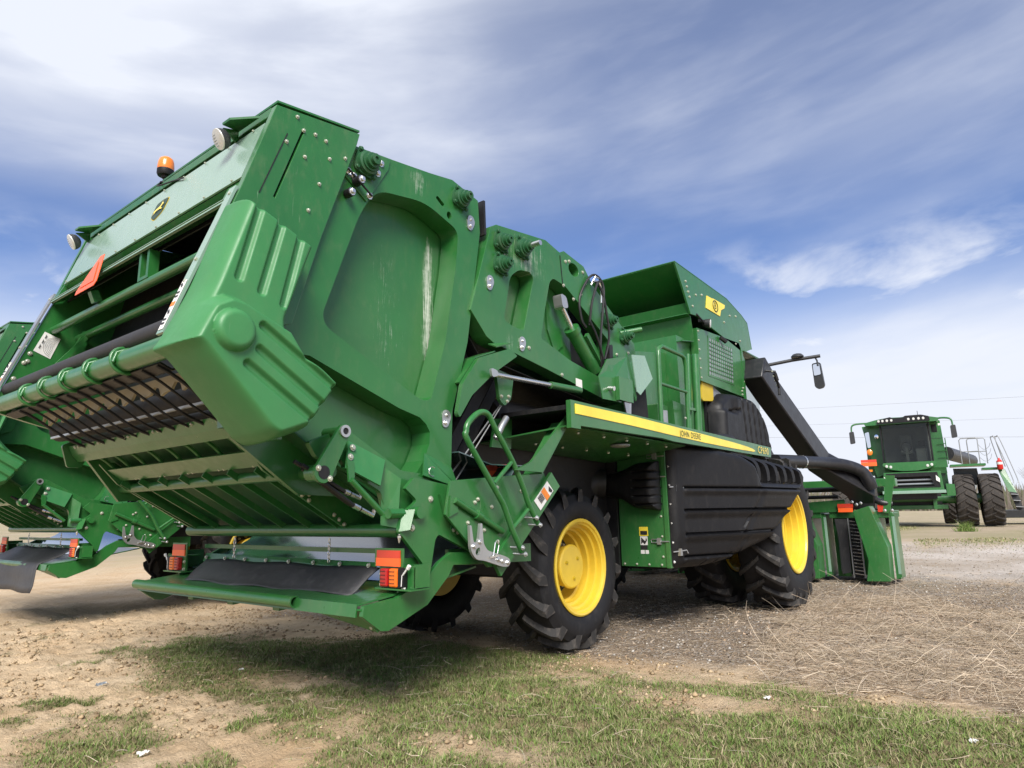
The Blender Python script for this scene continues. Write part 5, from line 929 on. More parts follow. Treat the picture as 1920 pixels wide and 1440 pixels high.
def height(x, y):
    z = 0.0222 * np.clip(x - 9.0, 0, 21) * sm((x - 8.0) / 3)
    near = np.exp(-np.hypot(np.maximum(np.abs(x - 5) - 7, 0), np.maximum(np.abs(y - 4) - 8, 0)) / 6)
    z = z + near * (0.05 * (fbm(x, y, 0.9, 3, 2) - .5) + 0.03 * (fbm(x, y, 3.5, 4, 3) - .5))
    m = near * sm((5.2 - x) / 1.5); r = fbm(x * 0.7 + y * .4, y * 1.3 - x * .3, 5.5, 4, 11)
    z = z + m * 0.055 * (np.abs(r - .5) * 2 - .3) * -1 + m * 0.050 * (fbm(x, y, 8.0, 3, 15) - .5) * (0.35 + 1.3 * fbm(x, y, 1.1, 2, 19))
    cl = fbm(x, y, 15.0, 2, 23); z = z + m * 0.030 * np.clip(cl - .52, 0, 1) * (0.3 + 1.6 * sm((fbm(x, y, 1.6, 2, 29) - .38) / .25)) * sm((6 - x) / .5)
    flat = np.minimum(np.hypot(x - 5.2, y - 3.5), np.hypot(x - 8.85, y - 2.7)); z = z * (1 - .6 * np.exp(-(flat / .7) ** 2)) - 0.012
    z = z + 0.8 * fbm(x, y, 0.012, 2, 8) * sm((np.hypot(x, y) - 45) / 200) - 0.3 * sm((np.hypot(x, y) - 45) / 200)
    return z
def axis(lo, hi, step, far_lo, far_hi):
    a = list(np.arange(lo, hi, step)); s = step; x = a[-1]
    while x < far_hi: s *= 1.16; x += s; a.append(x)
    s = step; x = lo; pre = []
    while x > far_lo: s *= 1.16; x -= s; pre.append(x)
    return np.array(pre[::-1] + a)
xs = np.concatenate([axis(0.5, 5.4, 0.022, -400, 5.41)[:-1], axis(5.42, 12.5, 0.05, 5.41, 1500)[1:]]); ys = axis(-1.2, 9.0, 0.030, -900, 1100)
GX, GY = np.meshgrid(xs, ys, indexing='ij'); GZ = height(GX, GY); gm = masks(GX, GY)
def np_mesh(name, verts, tris, colors=None, mat=None, quads=None, smooth=False):
    me = bpy.data.meshes.new(name); nv = len(verts); F = quads if quads is not None else tris; k = F.shape[1]
    me.vertices.add(nv); me.vertices.foreach_set('co', np.ascontiguousarray(verts, np.float32).ravel())
    me.loops.add(F.size); me.loops.foreach_set('vertex_index', np.ascontiguousarray(F, np.int32).ravel())
    me.polygons.add(len(F)); me.polygons.foreach_set('loop_start', np.arange(0, F.size, k, dtype=np.int32))
    me.update(calc_edges=True)
    if smooth: me.polygons.foreach_set('use_smooth', np.ones(len(F), bool))
    if colors is not None:
        ca = me.color_attributes.new('col', 'FLOAT_COLOR', 'POINT'); c4 = np.ones((nv, 4), np.float32); c4[:, :colors.shape[1]] = colors; ca.data.foreach_set('color', c4.ravel())
    me.materials.append(MATS[mat]); o = bpy.data.objects.new(name, me); col.objects.link(o); return o
# ground material
m, t, p = mat_new('ground_soil')
at = t.nodes.new('ShaderNodeAttribute'); at.attribute_name = 'col'; sp = t.nodes.new('ShaderNodeSeparateColor'); t.links.new(at.outputs['Color'], sp.inputs[0])
n1 = noise(t, 1.1, 8, 0.65); n2 = noise(t, 9, 8, 0.7); n3 = noise(t, 60, 6, 0.7); n4 = noise(t, 0.35, 5, 0.6)
sand = mixc3(t, rng(t, n1, 0.30, 0.70), (0.57, 0.395, 0.23), (0.76, 0.60, 0.41)); sand = mixc3(t, mth(t, 'MULTIPLY', rng(t, n2, 0.50, 0.75), 0.5), sand, (0.36, 0.245, 0.145)); sand = mixc3(t, mth(t, 'MULTIPLY', rng(t, n3, 0.55, 0.8), 0.35), sand, (0.70, 0.57, 0.41))
soil = mixc3(t, rng(t, n2, 0.35, 0.65), (0.20, 0.16, 0.08), (0.33, 0.26, 0.15)); soil = mixc3(t, mth(t, 'MULTIPLY', rng(t, n3, .45, .7), .6), soil, (0.17, 0.185, 0.06))
vo = t.nodes.new('ShaderNodeTexVoronoi'); vo.inputs['Scale'].default_value = 48; tcv = t.nodes.new('ShaderNodeTexCoord'); t.links.new(tcv.outputs['Object'], vo.inputs[0])
sv = t.nodes.new('ShaderNodeSeparateColor'); t.links.new(vo.outputs['Color'], sv.inputs[0])
grav = mixc3(t, rng(t, n2, 0.3, 0.7), (0.26, 0.19, 0.13), (0.43, 0.34, 0.25)); grav = mixc3(t, rng(t, sv.outputs[0], 0.70, 0.95), grav, (0.52, 0.47, 0.41)); grav = mixc3(t, mth(t, 'MULTIPLY', rng(t, n1, .52, .7), .55), grav, (0.42, 0.33, 0.23))
roadc = mixc3(t, rng(t, n2, 0.3, 0.7), (0.50, 0.435, 0.37), (0.68, 0.62, 0.56)); roadc = mixc3(t, mth(t, 'MULTIPLY', rng(t, n4, .40, .62), .8), roadc, (0.36, 0.29, 0.215))
field = mixc3(t, rng(t, n4, 0.4, 0.6), (0.42, 0.34, 0.24), (0.33, 0.29, 0.17)); field = mixc3(t, mth(t, 'MULTIPLY', rng(t, n2, .4, .7), .5), field, (0.38, 0.31, 0.22))
geo = t.nodes.new('ShaderNodeSeparateXYZ'); t.links.new(tcv.outputs['Object'], geo.inputs[0])
farf = mth(t, 'MAXIMUM', rng(t, mth(t, 'ADD', geo.outputs[0], mth(t, 'MULTIPLY', n1, 8.0)), 21.0, 26.0), rng(t, mth(t, 'ADD', geo.outputs[1], mth(t, 'MULTIPLY', n1, 8.0)), 20.0, 30.0), True)
c_ = mixc3(t, farf, sand, field); c_ = mixc3(t, sp.outputs[2], c_, grav); c_ = mixc3(t, at.outputs['Alpha'], c_, roadc); c_ = mixc3(t, mth(t, 'MULTIPLY', sp.outputs[1], 0.75), c_, mixc3(t, rng(t, n3, .35, .65), (0.40, 0.30, 0.21), (0.63, 0.51, 0.385))); c_ = mixc3(t, mth(t, 'MULTIPLY', sp.outputs[0], .92), c_, soil)
t.links.new(c_, p.inputs['Base Color']); p.inputs['Roughness'].default_value = 0.95; p.inputs['Specular IOR Level'].default_value = 0.15
hsum = mth(t, 'ADD', mth(t, 'MULTIPLY', n2, 1.0), mth(t, 'ADD', mth(t, 'MULTIPLY', n3, 0.35), mth(t, 'MULTIPLY', mth(t, 'MULTIPLY', sp.outputs[2], vo.outputs['Distance']), 0.8)))
bump(t, p, hsum, 1.0, 0.06)
nx, ny = GX.shape; I = np.arange(nx * ny).reshape(nx, ny)
quads = np.stack([I[:-1, :-1], I[1:, :-1], I[1:, 1:], I[:-1, 1:]], -1).reshape(-1, 4)
gc = np.stack([gm[0].ravel(), gm[1].ravel(), gm[2].ravel(), gm[3].ravel()], 1)
ground = np_mesh('ground', np.stack([GX.ravel(), GY.ravel(), GZ.ravel()], 1), None, gc, 'ground_soil', quads=quads, smooth=True); ground['kind'] = 'structure'

def attr_mat(name, rough=0.7, trans=0.0):
    m, t, p = mat_new(name); a = t.nodes.new('ShaderNodeAttribute'); a.attribute_name = 'col'
    n = noise(t, 30, 3); t.links.new(mixc3(t, rng(t, n, .3, .7, 0, .25), a.outputs['Color'], (0.25, 0.22, 0.12)), p.inputs['Base Color']); p.inputs['Roughness'].default_value = rough; p.inputs['Specular IOR Level'].default_value = 0.25
    if trans: p.inputs['Transmission Weight'].default_value = 0.0; p.inputs['Subsurface Weight'].default_value = 0.0
attr_mat('grass_blade'); attr_mat('straw_stalk', 0.75); attr_mat('pebble', 0.85)
R = np.random.default_rng(7)
def blades(N, x0, x1, y0, y1, dens, hmin, hmax, w, palette, seed, lean=0.6):
    R = np.random.default_rng(seed); x = R.uniform(x0, x1, N); y = R.uniform(y0, y1, N); k = dens(x, y); keep = R.random(N) < k; x = x[keep]; y = y[keep]; k = k[keep]; n = len(x)
    z = height(x, y) - 0.004; h = R.uniform(hmin, hmax, n) * (0.45 + 0.75 * k) * (0.6 + 0.8 * fbm(x, y, 3.1, 2, 77)); a = R.uniform(0, 2 * np.pi, n); b = a + R.normal(0, .5, n); ln = R.uniform(0.15, lean, n) * h * 1.3
    dx = np.cos(a); dy = np.sin(a); ww = w * R.uniform(.6, 1.3, n); px = -np.sin(b) * ww; py = np.cos(b) * ww
    V = np.empty((n, 5, 3)); V[:, 0] = np.stack([x - px, y - py, z], 1); V[:, 1] = np.stack([x + px, y + py, z], 1)
    V[:, 2] = np.stack([x - px * .8 + dx * ln * .35, y - py * .8 + dy * ln * .35, z + h * .6], 1); V[:, 3] = np.stack([x + px * .8 + dx * ln * .35, y + py * .8 + dy * ln * .35, z + h * .6], 1); V[:, 4] = np.stack([x + dx * ln, y + dy * ln, z + h], 1)
    o = np.arange(n)[:, None] * 5; T3 = np.concatenate([o + np.array([[0, 1, 3]]), o + np.array([[0, 3, 2]]), o + np.array([[2, 3, 4]])], 0)
    pal = np.array(palette); ci = R.integers(0, len(pal), n); c = pal[ci] * R.uniform(.7, 1.25, n)[:, None] * (0.75 + .5 * fbm(x, y, 1.7, 2, 91))[:, None]
    return V.reshape(-1, 3), T3, np.repeat(c, 5, 0)
def join(*sets):
    V = []; T3 = []; C = []; o = 0
    for v, f, c in sets: V.append(v); T3.append(f + o); C.append(c); o += len(v)
    return np.concatenate(V), np.concatenate(T3), np.concatenate(C)
gp = [(0.11, 0.20, 0.032), (0.14, 0.215, 0.042), (0.095, 0.175, 0.03), (0.17, 0.225, 0.06), (0.28, 0.265, 0.12), (0.38, 0.32, 0.19), (0.16, 0.20, 0.055), (0.26, 0.22, 0.12)]
dens = lambda x, y: np.clip(masks(x, y)[0] * (0.55 + 1.0 * fbm(x, y, 4.2, 3, 55)), 0, 1)
g1 = blades(380000, 1.2, 5.4, -1.2, 7.2, dens, 0.009, 0.034, 0.0025, gp, 1, 1.5)
g2 = blades(16000, 1.0, 5.4, -1.2, 7.2, lambda x, y: np.clip(masks(x, y)[0] * sm((fbm(x, y, 2.4, 3, 66) - .52) / .12), 0, 1), 0.03, 0.07, 0.0025, gp[:5], 2, 1.2)
g3 = blades(50000, 17, 30, -2, 8, lambda x, y: .6 * sm((fbm(x * .4, y, 0.5, 3, 14) - .50) / .1) * (1 - masks(x, y)[3] * .9), 0.02, 0.07, 0.010, gp[2:], 3)
V, F, C = join(g1, g2, g3); tag(np_mesh('grass', V, F, C, 'grass_blade'), kind='stuff', label='short patchy green grass growing on the sandy ground', cat='grass')

def stalks(N, x0, x1, y0, y1, dens, lmin, lmax, r, palette, seed, rise=0.25, up=0.0):
    R = np.random.default_rng(seed); x = R.uniform(x0, x1, N); y = R.uniform(y0, y1, N); keep = R.random(N) < dens(x, y); x = x[keep]; y = y[keep]; n = len(x)
    L_ = R.uniform(lmin, lmax, n); a = R.uniform(0, 2 * np.pi, n); bend = R.normal(0, .9, n); z0 = height(x, y) + R.uniform(0, .05, n); K = 5
    P = np.empty((n, K, 3)); rs = R.uniform(0.0, 1, n) ** 2 * rise * L_; u = np.linspace(0, 1, K)
    for k in range(K):
        ang = a + bend * u[k]; P[:, k, 0] = x + np.cos(ang) * L_ * u[k]; P[:, k, 1] = y + np.sin(ang) * L_ * u[k]; P[:, k, 2] = z0 + rs * np.sin(u[k] * np.pi * .8) * 1.6 + up * L_ * u[k]
    rr = r * R.uniform(.6, 1.3, n); V = np.empty((n, K, 3, 3))
    for k in range(K):
        tp = 1 - .5 * u[k]
        for j in range(3):
            q = 2 * np.pi * j / 3; V[:, k, j, 0] = P[:, k, 0] - np.sin(a) * rr * tp * np.cos(q); V[:, k, j, 1] = P[:, k, 1] + np.cos(a) * rr * tp * np.cos(q); V[:, k, j, 2] = P[:, k, 2] + rr * tp * np.sin(q)
    o = np.arange(n)[:, None] * (K * 3); T3 = []
    for k in range(K - 1):
        for j in range(3):
            i0 = k * 3 + j; i1 = k * 3 + (j + 1) % 3; T3 += [o + np.array([[i0, i1, i1 + 3]]), o + np.array([[i0, i1 + 3, i0 + 3]])]
    pal = np.array(palette); c = pal[R.integers(0, len(pal), n)] * R.uniform(.65, 1.25, n)[:, None]
    return V.reshape(-1, 3), np.concatenate(T3, 0), np.repeat(c, K * 3, 0)
stp = [(0.60, 0.47, 0.34), (0.48, 0.37, 0.265), (0.68, 0.56, 0.42), (0.29, 0.215, 0.15), (0.54, 0.46, 0.38), (0.62, 0.51, 0.38)]
sden = lambda x, y: np.clip(masks(x, y)[1] * (0.15 + 1.5 * sm((fbm(x, y, 1.3, 3, 41) - .35) / .3)), 0, 1)
s1 = stalks(58000, 4.3, 10.5, -1.8, 3.2, sden, 0.03, 0.18, 0.0018, stp, 4, 0.14)
s2 = stalks(3000, 4.4, 9.5, -1.5, 3.0, sden, 0.12, 0.45, 0.0027, stp, 5, 0.28)
s3 = stalks(260, 4.6, 9.5, -1.0, 3.2, sden, 0.25, 0.55, 0.0030, stp, 6, 0.2, 0.75)
s4 = stalks(9000, 4.6, 12.5, -1.5, 6.0, lambda x, y: masks(x, y)[2] * .8, 0.03, 0.16, 0.0022, stp, 8, 0.1)
lf = blades(5200, 4.2, 10.5, -1.8, 4.0, lambda x, y: np.clip(masks(x, y)[1] + .35 * masks(x, y)[2], 0, 1) * .8, 0.012, 0.05, 0.011, [(0.40, 0.28, 0.19), (0.30, 0.20, 0.13), (0.52, 0.42, 0.33), (0.23, 0.17, 0.13)], 44, 2.6)
s6 = stalks(420, 4.8, 6.6, -1.2, 2.2, sden, 0.12, 0.38, 0.0030, stp[:3], 46, 0.4, 0.1)
s5 = stalks(1500, 1.3, 5.0, -1, 6.5, lambda x, y: masks(x, y)[0] * .5, 0.04, 0.22, 0.0018, stp, 9, 0.15)
V, F, C = join(s1, s2, s3, s4, s5, s6, lf); tag(np_mesh('dry_straw', V, F, C, 'straw_stalk'), kind='stuff', label='tangle of dry brown cotton stalks and straw beside the wheels', cat='straw')

def pebbles(N, x0, x1, y0, y1, dens, r0, r1, palette, seed):
    R = np.random.default_rng(seed); x = R.uniform(x0, x1, N); y = R.uniform(y0, y1, N); keep = R.random(N) < dens(x, y); x = x[keep]; y = y[keep]; n = len(x); r = r0 + (r1 - r0) * R.random(n) ** 3
    base = np.array([(1, 0, 0), (0, 1, 0), (-1, 0, 0), (0, -1, 0), (0, 0, .7), (0, 0, -.4)], float); V = base[None] * r[:, None, None] * R.uniform(.6, 1.3, (n, 6, 3)) ; a = R.uniform(0, 6.28, n); c, s = np.cos(a)[:, None], np.sin(a)[:, None]
    V = np.stack([V[..., 0] * c - V[..., 1] * s + V[..., 2] * .3, V[..., 0] * s + V[..., 1] * c, V[..., 2]], -1); V[..., 0] += x[:, None]; V[..., 1] += y[:, None]; V[..., 2] += (height(x, y) + r * .2)[:, None]
    f = np.array([(0, 1, 4), (1, 2, 4), (2, 3, 4), (3, 0, 4), (1, 0, 5), (2, 1, 5), (3, 2, 5), (0, 3, 5)]); F = (np.arange(n)[:, None, None] * 6 + f[None]).reshape(-1, 3)
    pal = np.array(palette); cc = pal[R.integers(0, len(pal), n)] * R.uniform(.7, 1.2, n)[:, None]; return V.reshape(-1, 3), F, np.repeat(cc, 6, 0)
pp = [(0.45, 0.41, 0.36), (0.30, 0.26, 0.21), (0.55, 0.52, 0.48), (0.20, 0.16, 0.12), (0.38, 0.29, 0.20)]
p1 = pebbles(16000, 4.6, 13, -1.5, 6, lambda x, y: masks(x, y)[2] * .9, 0.004, 0.020, pp, 10)
p2 = pebbles(26000, 0.8, 5.2, 0, 10, lambda x, y: (1 - masks(x, y)[0]) * (.1 + 1.2 * sm((fbm(x, y, 1.9, 3, 71) - .45) / .2)), 0.003, 0.026, [(0.42, 0.30, 0.18), (0.5, 0.38, 0.24), (0.28, 0.19, 0.11)], 11)
p3 = pebbles(5000, 11, 20, -1, 4, lambda x, y: masks(x, y)[3], 0.006, 0.02, pp, 12)
V, F, C = join(p1, p2, p3); tag(np_mesh('gravel', V, F, C, 'pebble'), kind='stuff', label='pale gravel and grit scattered over the brown dirt', cat='gravel')
# scraps of white litter and cotton
rl = random.Random(5)
def scrap(x, y, s, label, mat='white_label'):
    z = float(height(np.array([x]), np.array([y]))[0]); b = MB(); n = 6; vs = []
    for i in range(n):
        for j in range(n): vs.append((x + (i / (n - 1) - .5) * s + rl.uniform(-.1, .1) * s, y + (j / (n - 1) - .5) * s * .7 + rl.uniform(-.1, .1) * s, z + .008 + rl.uniform(0, .28) * s))
    b.add(vs, [(i * n + j, i * n + j + 1, (i + 1) * n + j + 1, (i + 1) * n + j) for i in range(n - 1) for j in range(n - 1)])
    o = b.build('paper_scrap', mat, None, smooth=0, org=(x, y, z)); o.location = (x, y, z); tag(o, label, 'litter')
scrap(4.30, 0.41, 0.055, 'small white paper scrap on the grass at the right edge')
scrap(1.72, 3.80, 0.06, 'crumpled white scrap in the sand nearest the lower left corner')
scrap(2.20, 5.65, 0.07, 'dark crumpled litter on the bare sand left of the grass', 'grey_sheet')
scrap(3.05, 5.2, 0.05, 'white scrap at the upper edge of the grass under the tail platform')
scrap(4.55, 1.52, 0.05, 'white lint on the border of grass and dry straw')

# ------------------------------------------------------------------ second harvester of the same kind
H2 = copy_tree(HV); H2.location = (OX + 0.37, OY + 6.02, 0.0)
H2['label'] = 'second green cotton harvester cut off by the left edge, its black tail flap hanging down'
for o in H2.children:
    if o.name.startswith('rubber_flap'):
        n = 24; b = MB(); vs = []; prof = [(2.805, 0.888), (2.74, 0.86), (2.64, 0.80), (2.54, 0.765), (2.46, 0.745), (2.42, 0.725), (2.40, 0.66), (2.395, 0.56), (2.39, 0.47), (2.37, 0.40)]
        for i in range(n + 1):
            y = 3.26 + (5.40 - 3.26) * i / n
            for j, (x, z) in enumerate(prof): vs.append((x + 0.012 * math.sin(i * 0.6 + j * .3), y, z + 0.006 * math.sin(i * .7 + j)))
        m_ = len(prof); b.add(vs, [(i * m_ + j, i * m_ + j + 1, (i + 1) * m_ + j + 1, (i + 1) * m_ + j) for i in range(n) for j in range(m_ - 1)])
        nb = b.build('rubber_flap', 'flap_rubber', None, smooth=60); o.data = nb.data; bpy.data.objects.remove(nb); break

# ------------------------------------------------------------------ combine harvester facing the camera in the distance
CB = thing('combine_harvester', 'green combine harvester without header, facing the camera beyond the picking heads', 'combine', (29.64, 3.66, 0.475), (0, 0, math.radians(-82.96)))
Z0 = (0, 0, 0)
CB.scale = (0.84, 0.9, 1.0)
def cbox(name, mat, x0, x1, y0, y1, z0, z1, par=CB, bevel=0): return MB().box(x0, x1, y0, y1, z0, z1).build(name, mat, par, org=Z0, bevel=bevel)
def cslab(name, mat, pts, t, par=CB): return MB().slab(pts, t).build(name, mat, par, org=Z0)
def cwheel(x, face):
    t0 = bpy.data.objects.new('tmp', None); col.objects.link(t0)
    w = make_wheel(None, 'drive_wheel', (0, 0, 0), 0.95, 0.76, 0.50, face, 20, False, org=Z0, lugmat='brown_tyre'); bpy.data.objects.remove(t0)
    w.parent = CB; w.location = (x, 0.25, 0.94); w.rotation_euler = (0, 0, math.radians(90)); return w
for x, f in ((1.98, -1), (2.92, -1), (-1.98, 1), (-2.92, 1)): cwheel(x, f)
for x, f in ((1.5, -1), (-1.5, 1)):
    w = make_wheel(None, 'steer_wheel', (0, 0, 0), 0.72, 0.55, 0.36, f, 19, False, org=Z0, lugmat='brown_tyre'); w.parent = CB; w.location = (x, 4.4, 0.72); w.rotation_euler = (0, 0, math.radians(90))
MB().cyl((-2.8, 0.25, 1.0), (2.8, 0.25, 1.0), 0.18, 14).build('drive_axle', 'green_paint', CB, smooth=40, org=Z0)
# cab
cbox('cab_floor', 'green_paint', -.92, .96, -.35, 1.3, 2.28, 2.42); cbox('cab_back', 'seat_grey', -.92, .96, 1.25, 1.30, 2.42, 3.92)
for x0, x1 in ((-1.0, -.93), (.93, 1.0)): cbox('cab_pillar', 'black_plastic', x0, x1, -.38, -.28, 2.40, 3.93, bevel=.015)
cslab('windscreen', 'windscreen_glass', [(-.93, -.40, 2.42), (.93, -.40, 2.42), (.90, -.34, 3.88), (-.90, -.34, 3.88)], 0.012)
cslab('side_window', 'windscreen_glass', [(-.97, -.30, 2.45), (-.97, 1.2, 2.45), (-.95, 1.2, 3.88), (-.95, -.28, 3.88)], 0.012)
cslab('side_window', 'windscreen_glass', [(.97, -.30, 2.45), (.97, 1.2, 2.45), (.95, 1.2, 3.88), (.95, -.28, 3.88)], 0.012)
b = MB(); b.prism(rnd([(-1.55, 3.90), (1.35, 3.90), (1.40, 4.02), (.9, 4.12), (.35, 4.16), (-.1, 4.14), (-.6, 4.16), (-1.1, 4.10), (-1.62, 4.0)], .05, 3), 'y', -.55, 1.5); rf = b.build('cab_roof', 'green_paint', CB, org=Z0)
b = MB(); b.prism(rnd([(-1.08, 3.93), (1.05, 3.93), (1.02, 4.10), (.72, 4.18), (.10, 4.18), (.0, 4.12), (-.40, 4.12), (-.5, 4.17), (-1.02, 4.08)], .03, 3), 'y', -.62, -.551); b.build('lamp_visor', 'black_plastic', rf, org=Z0)
for x in (-.98, -.82, -.64, -.46, .22, .42, .62, .80): MB().lathe((x, -.62, 4.035), (0, -1, 0), [(.05, 0), (.05, .02), (.02, .025)], 12).build('roof_lamp', 'lamp_lens', rf, org=Z0, smooth=40)
MB().cyl((.62, .2, 4.15), (.62, .2, 4.42), 0.012, 6).build('aerial', 'mirror_back', rf, org=Z0)
st = cbox('driver_seat', 'seat_grey', -.25, .25, .35, .85, 2.75, 2.92, bevel=.05); cbox('seat_back', 'seat_grey', -.24, .24, .80, .95, 2.92, 3.55, st, .05)
b = MB(); b.tube([(.2 * math.cos(a), .05 + .06 * math.sin(a), 3.02 + .19 * math.sin(a)) for a in [k * math.pi / 10 for k in range(20)]], .018, 7, closed=True); sw = b.build('steering_wheel', 'black_plastic', CB, org=Z0, smooth=50)
cbox('steering_column', 'seat_grey', -.06, .06, -.05, .10, 2.42, 3.0, sw); cbox('cab_console', 'seat_grey', .35, .80, .1, 1.0, 2.42, 2.95, bevel=.03); cbox('monitor', 'black_plastic', .45, .75, .0, .05, 3.0, 3.22, bevel=.01)
# body around the cab
cslab('grain_tank_front', 'green_paint', [(-1.72, 1.32, 2.0), (1.50, 1.32, 2.0), (1.45, 1.32, 4.0), (-1.70, 1.32, 3.95)], 0.05); cbox('body', 'green_paint', -1.5, 1.5, 1.4, 6.5, 1.3, 3.7, bevel=.05)
b = MB(); b.prism(rnd([(.98, 2.20), (1.52, 2.18), (1.50, 2.6), (1.45, 4.0), (.99, 4.0)], .03, 2), 'y', .3, .36); sp_ = b.build('side_panel', 'green_paint', CB, org=Z0)
cbox('panel_vent', 'black_plastic', 1.08, 1.30, .28, .299, 3.55, 3.85, sp_, .02); cbox('panel_seam', 'black_metal', .99, 1.47, .29, .299, 3.30, 3.31, sp_); cbox('panel_label', 'white_label', 1.36, 1.45, .29, .299, 3.80, 3.88, sp_)
b = MB(); b.prism(rnd([(-1.75, 3.95), (-.99, 4.0), (-.99, 2.0), (-1.35, 1.9), (-1.55, 2.9)], .03, 2), 'y', .3, .36); b.build('side_panel', 'green_paint', CB, org=Z0)
b = MB(); b.prism(rnd([(-1.05, 2.30), (-.75, 2.14), (-.3, 2.07), (.3, 2.07), (.78, 2.14), (1.08, 2.30), (1.05, 2.40), (-1.02, 2.40)], .05, 4), 'y', -.60, -.40); hd = b.build('front_console', 'green_paint', CB, org=Z0, bevel=.02)
emblem(hd, (0, -.605, 2.27), (1, 0, 0), (0, 0, 1), .075, (0, -1, 0))
for s in (-1, 1):
    for k in range(2): MB().lathe((s * (.72 + .16 * k), -.60, 2.24 + .03 * k), (0, -1, 0), [(.055, 0), (.055, .02), (.02, .03)], 12).build('head_lamp', 'lamp_lens', hd, org=Z0, smooth=40)
# feeder house
b = MB(); b.prism([(-1.10, 1.30), (1.20, 1.30), (1.14, 2.0), (-1.02, 2.0)], 'y', -1.3, -1.18, [[(-.82, 1.44), (.90, 1.44), (.80, 1.88), (-.74, 1.88)]]); fh_ = b.build('feeder_frame', 'green_paint', CB, org=Z0, bevel=.01)
b = MB(); b.prism([(-1.0, 1.42), (1.08, 1.42), (1.02, 1.96), (-.93, 1.96)], 'y', -1.33, -1.31, [[(-.78, 1.46), (.86, 1.46), (.74, 1.82), (-.68, 1.82)]]); b.build('feeder_mouth', 'black_plastic', fh_, org=Z0)
cslab('feeder_body', 'green_paint', [(-.8, -1.15, 1.9), (.88, -1.15, 1.9), (.8, .6, 2.1), (-.75, .6, 2.1)], 0.05); cbox('feeder_dark', 'black_metal', -.85, .92, -.9, .0, 1.0, 1.95)
for z in (1.55, 1.70): MB().cyl((-.8, -1.2, z), (.88, -1.2, z), .035, 10).build('feeder_bar', 'grey_sheet', fh_, org=Z0, smooth=40)
cbox('feeder_sill', 'green_pale_sheen', -1.15, 1.25, -1.36, -1.16, 1.20, 1.31, fh_, .01)
for x in (-.95, 1.02): cslab('feeder_hook', 'white_label', [(x - .07, -1.37, 1.85), (x + .06, -1.37, 1.72), (x + .05, -1.37, 1.58), (x - .08, -1.37, 1.66)], 0.02, fh_)
cbox('front_axle_housing', 'green_paint', -1.3, 1.3, -.1, .6, .62, .78, bevel=.02); cbox('belly', 'black_metal', -1.1, 1.1, .1, 4, .7, 1.3)
for x in (-1.15, .75): cbox('axle_hanger', 'green_paint', x, x + .14, -.2, .0, .62, 1.3)
cslab('wheel_guard', 'green_paint', [(1.30, -.6, 1.55), (1.62, -.6, 1.52), (1.62, -.6, 1.10), (1.30, -.6, 1.10)], .03)
# mirrors, reflectors, ladder, platform
for s, x in ((-1, -2.17), (1, 1.88)):
    e = MB(); e.tube(spline([(s * 1.2, -.3, 4.0), (x - s * .35, -.35, 4.02), (x - s * .05, -.4, 3.95), (x, -.4, 3.72)], 4), .035, 8); ma = e.build('mirror_arm', 'green_paint', CB, org=Z0, smooth=50)
    b = MB(); b.prism(rnd([(x - .10, 3.70), (x + .10, 3.72), (x + .12, 3.25), (x - .10, 3.22)], .05, 4), 'y', -.48, -.38); b.build('side_mirror', 'mirror_back', ma, org=Z0, bevel=.02)
b = MB(); b.prism(rnd([(-1.62, 3.62), (-1.44, 3.66), (-1.42, 3.05), (-1.56, 3.02)], .05, 4), 'y', -.5, -.45); b.build('door_mirror', 'mirror_glass', CB, org=Z0)
MB().lathe((-1.15, -.5, 3.45), (0, -1, 0), [(.09, 0), (.085, .02), (.02, .03)], 14).build('round_mirror', 'mirror_glass', CB, org=Z0)
MB().lathe((-1.5, -.5, 2.85), (0, -1, 0), [(.12, 0), (.12, .08), (.06, .12)], 14).build('turn_lamp', 'amber_lens', CB, org=Z0, smooth=40)
rb = cbox('warning_board', 'orange_reflector', -1.92, -1.27, -.5, -.48, 2.32, 2.47); cbox('board_upper', 'red_reflector', -1.92, -1.27, -.5, -.48, 2.475, 2.57, rb); cbox('flasher', 'amber_lens', -1.66, -1.48, -.5, -.42, 2.10, 2.18)
dk = cbox('platform', 'green_paint', 1.6, 2.9, .0, 1.0, 2.18, 2.26); cbox('platform', 'green_paint', 2.75, 3.45, .1, .7, 2.02, 2.10)
for x0 in (2.05, 2.35):
    e = MB(); e.tube([(x0, .05 + (x0 - 2.05), 2.26), (x0, .05 + (x0 - 2.05), 3.15), (x0 + .06, .05 + (x0 - 2.05), 3.22), (x0 + .62, .05 + (x0 - 2.05), 3.22), (x0 + .68, .05 + (x0 - 2.05), 3.15), (x0 + .66, .05 + (x0 - 2.05), 2.26)], .02, 8); e.tube([(x0, .05 + (x0 - 2.05), 2.72), (x0 + .67, .05 + (x0 - 2.05), 2.72)], .016, 8); e.build('guard_rail', 'grey_rail', dk, org=Z0, smooth=50)
for k in range(3): MB().tube(spline([(2.72, .1, 3.0 - .25 * k), (2.9, .1, 2.78 - .22 * k), (3.1, .1, 2.85 - .22 * k), (3.18, .1, 3.0 - .2 * k)], 5), .008, 6).build('guard_chain', 'grey_rail', dk, org=Z0)
ld = cslab('ladder_side', 'green_paint', [(3.28, .0, 2.1), (3.55, .0, 2.0), (3.80, -.25, 1.15), (3.52, -.25, 1.20)], 0.04); lo_ = cslab('ladder_lower', 'black_metal', [(3.55, -.26, 1.20), (3.82, -.26, 1.15), (3.95, -.35, .50), (3.70, -.35, .56)], 0.04)
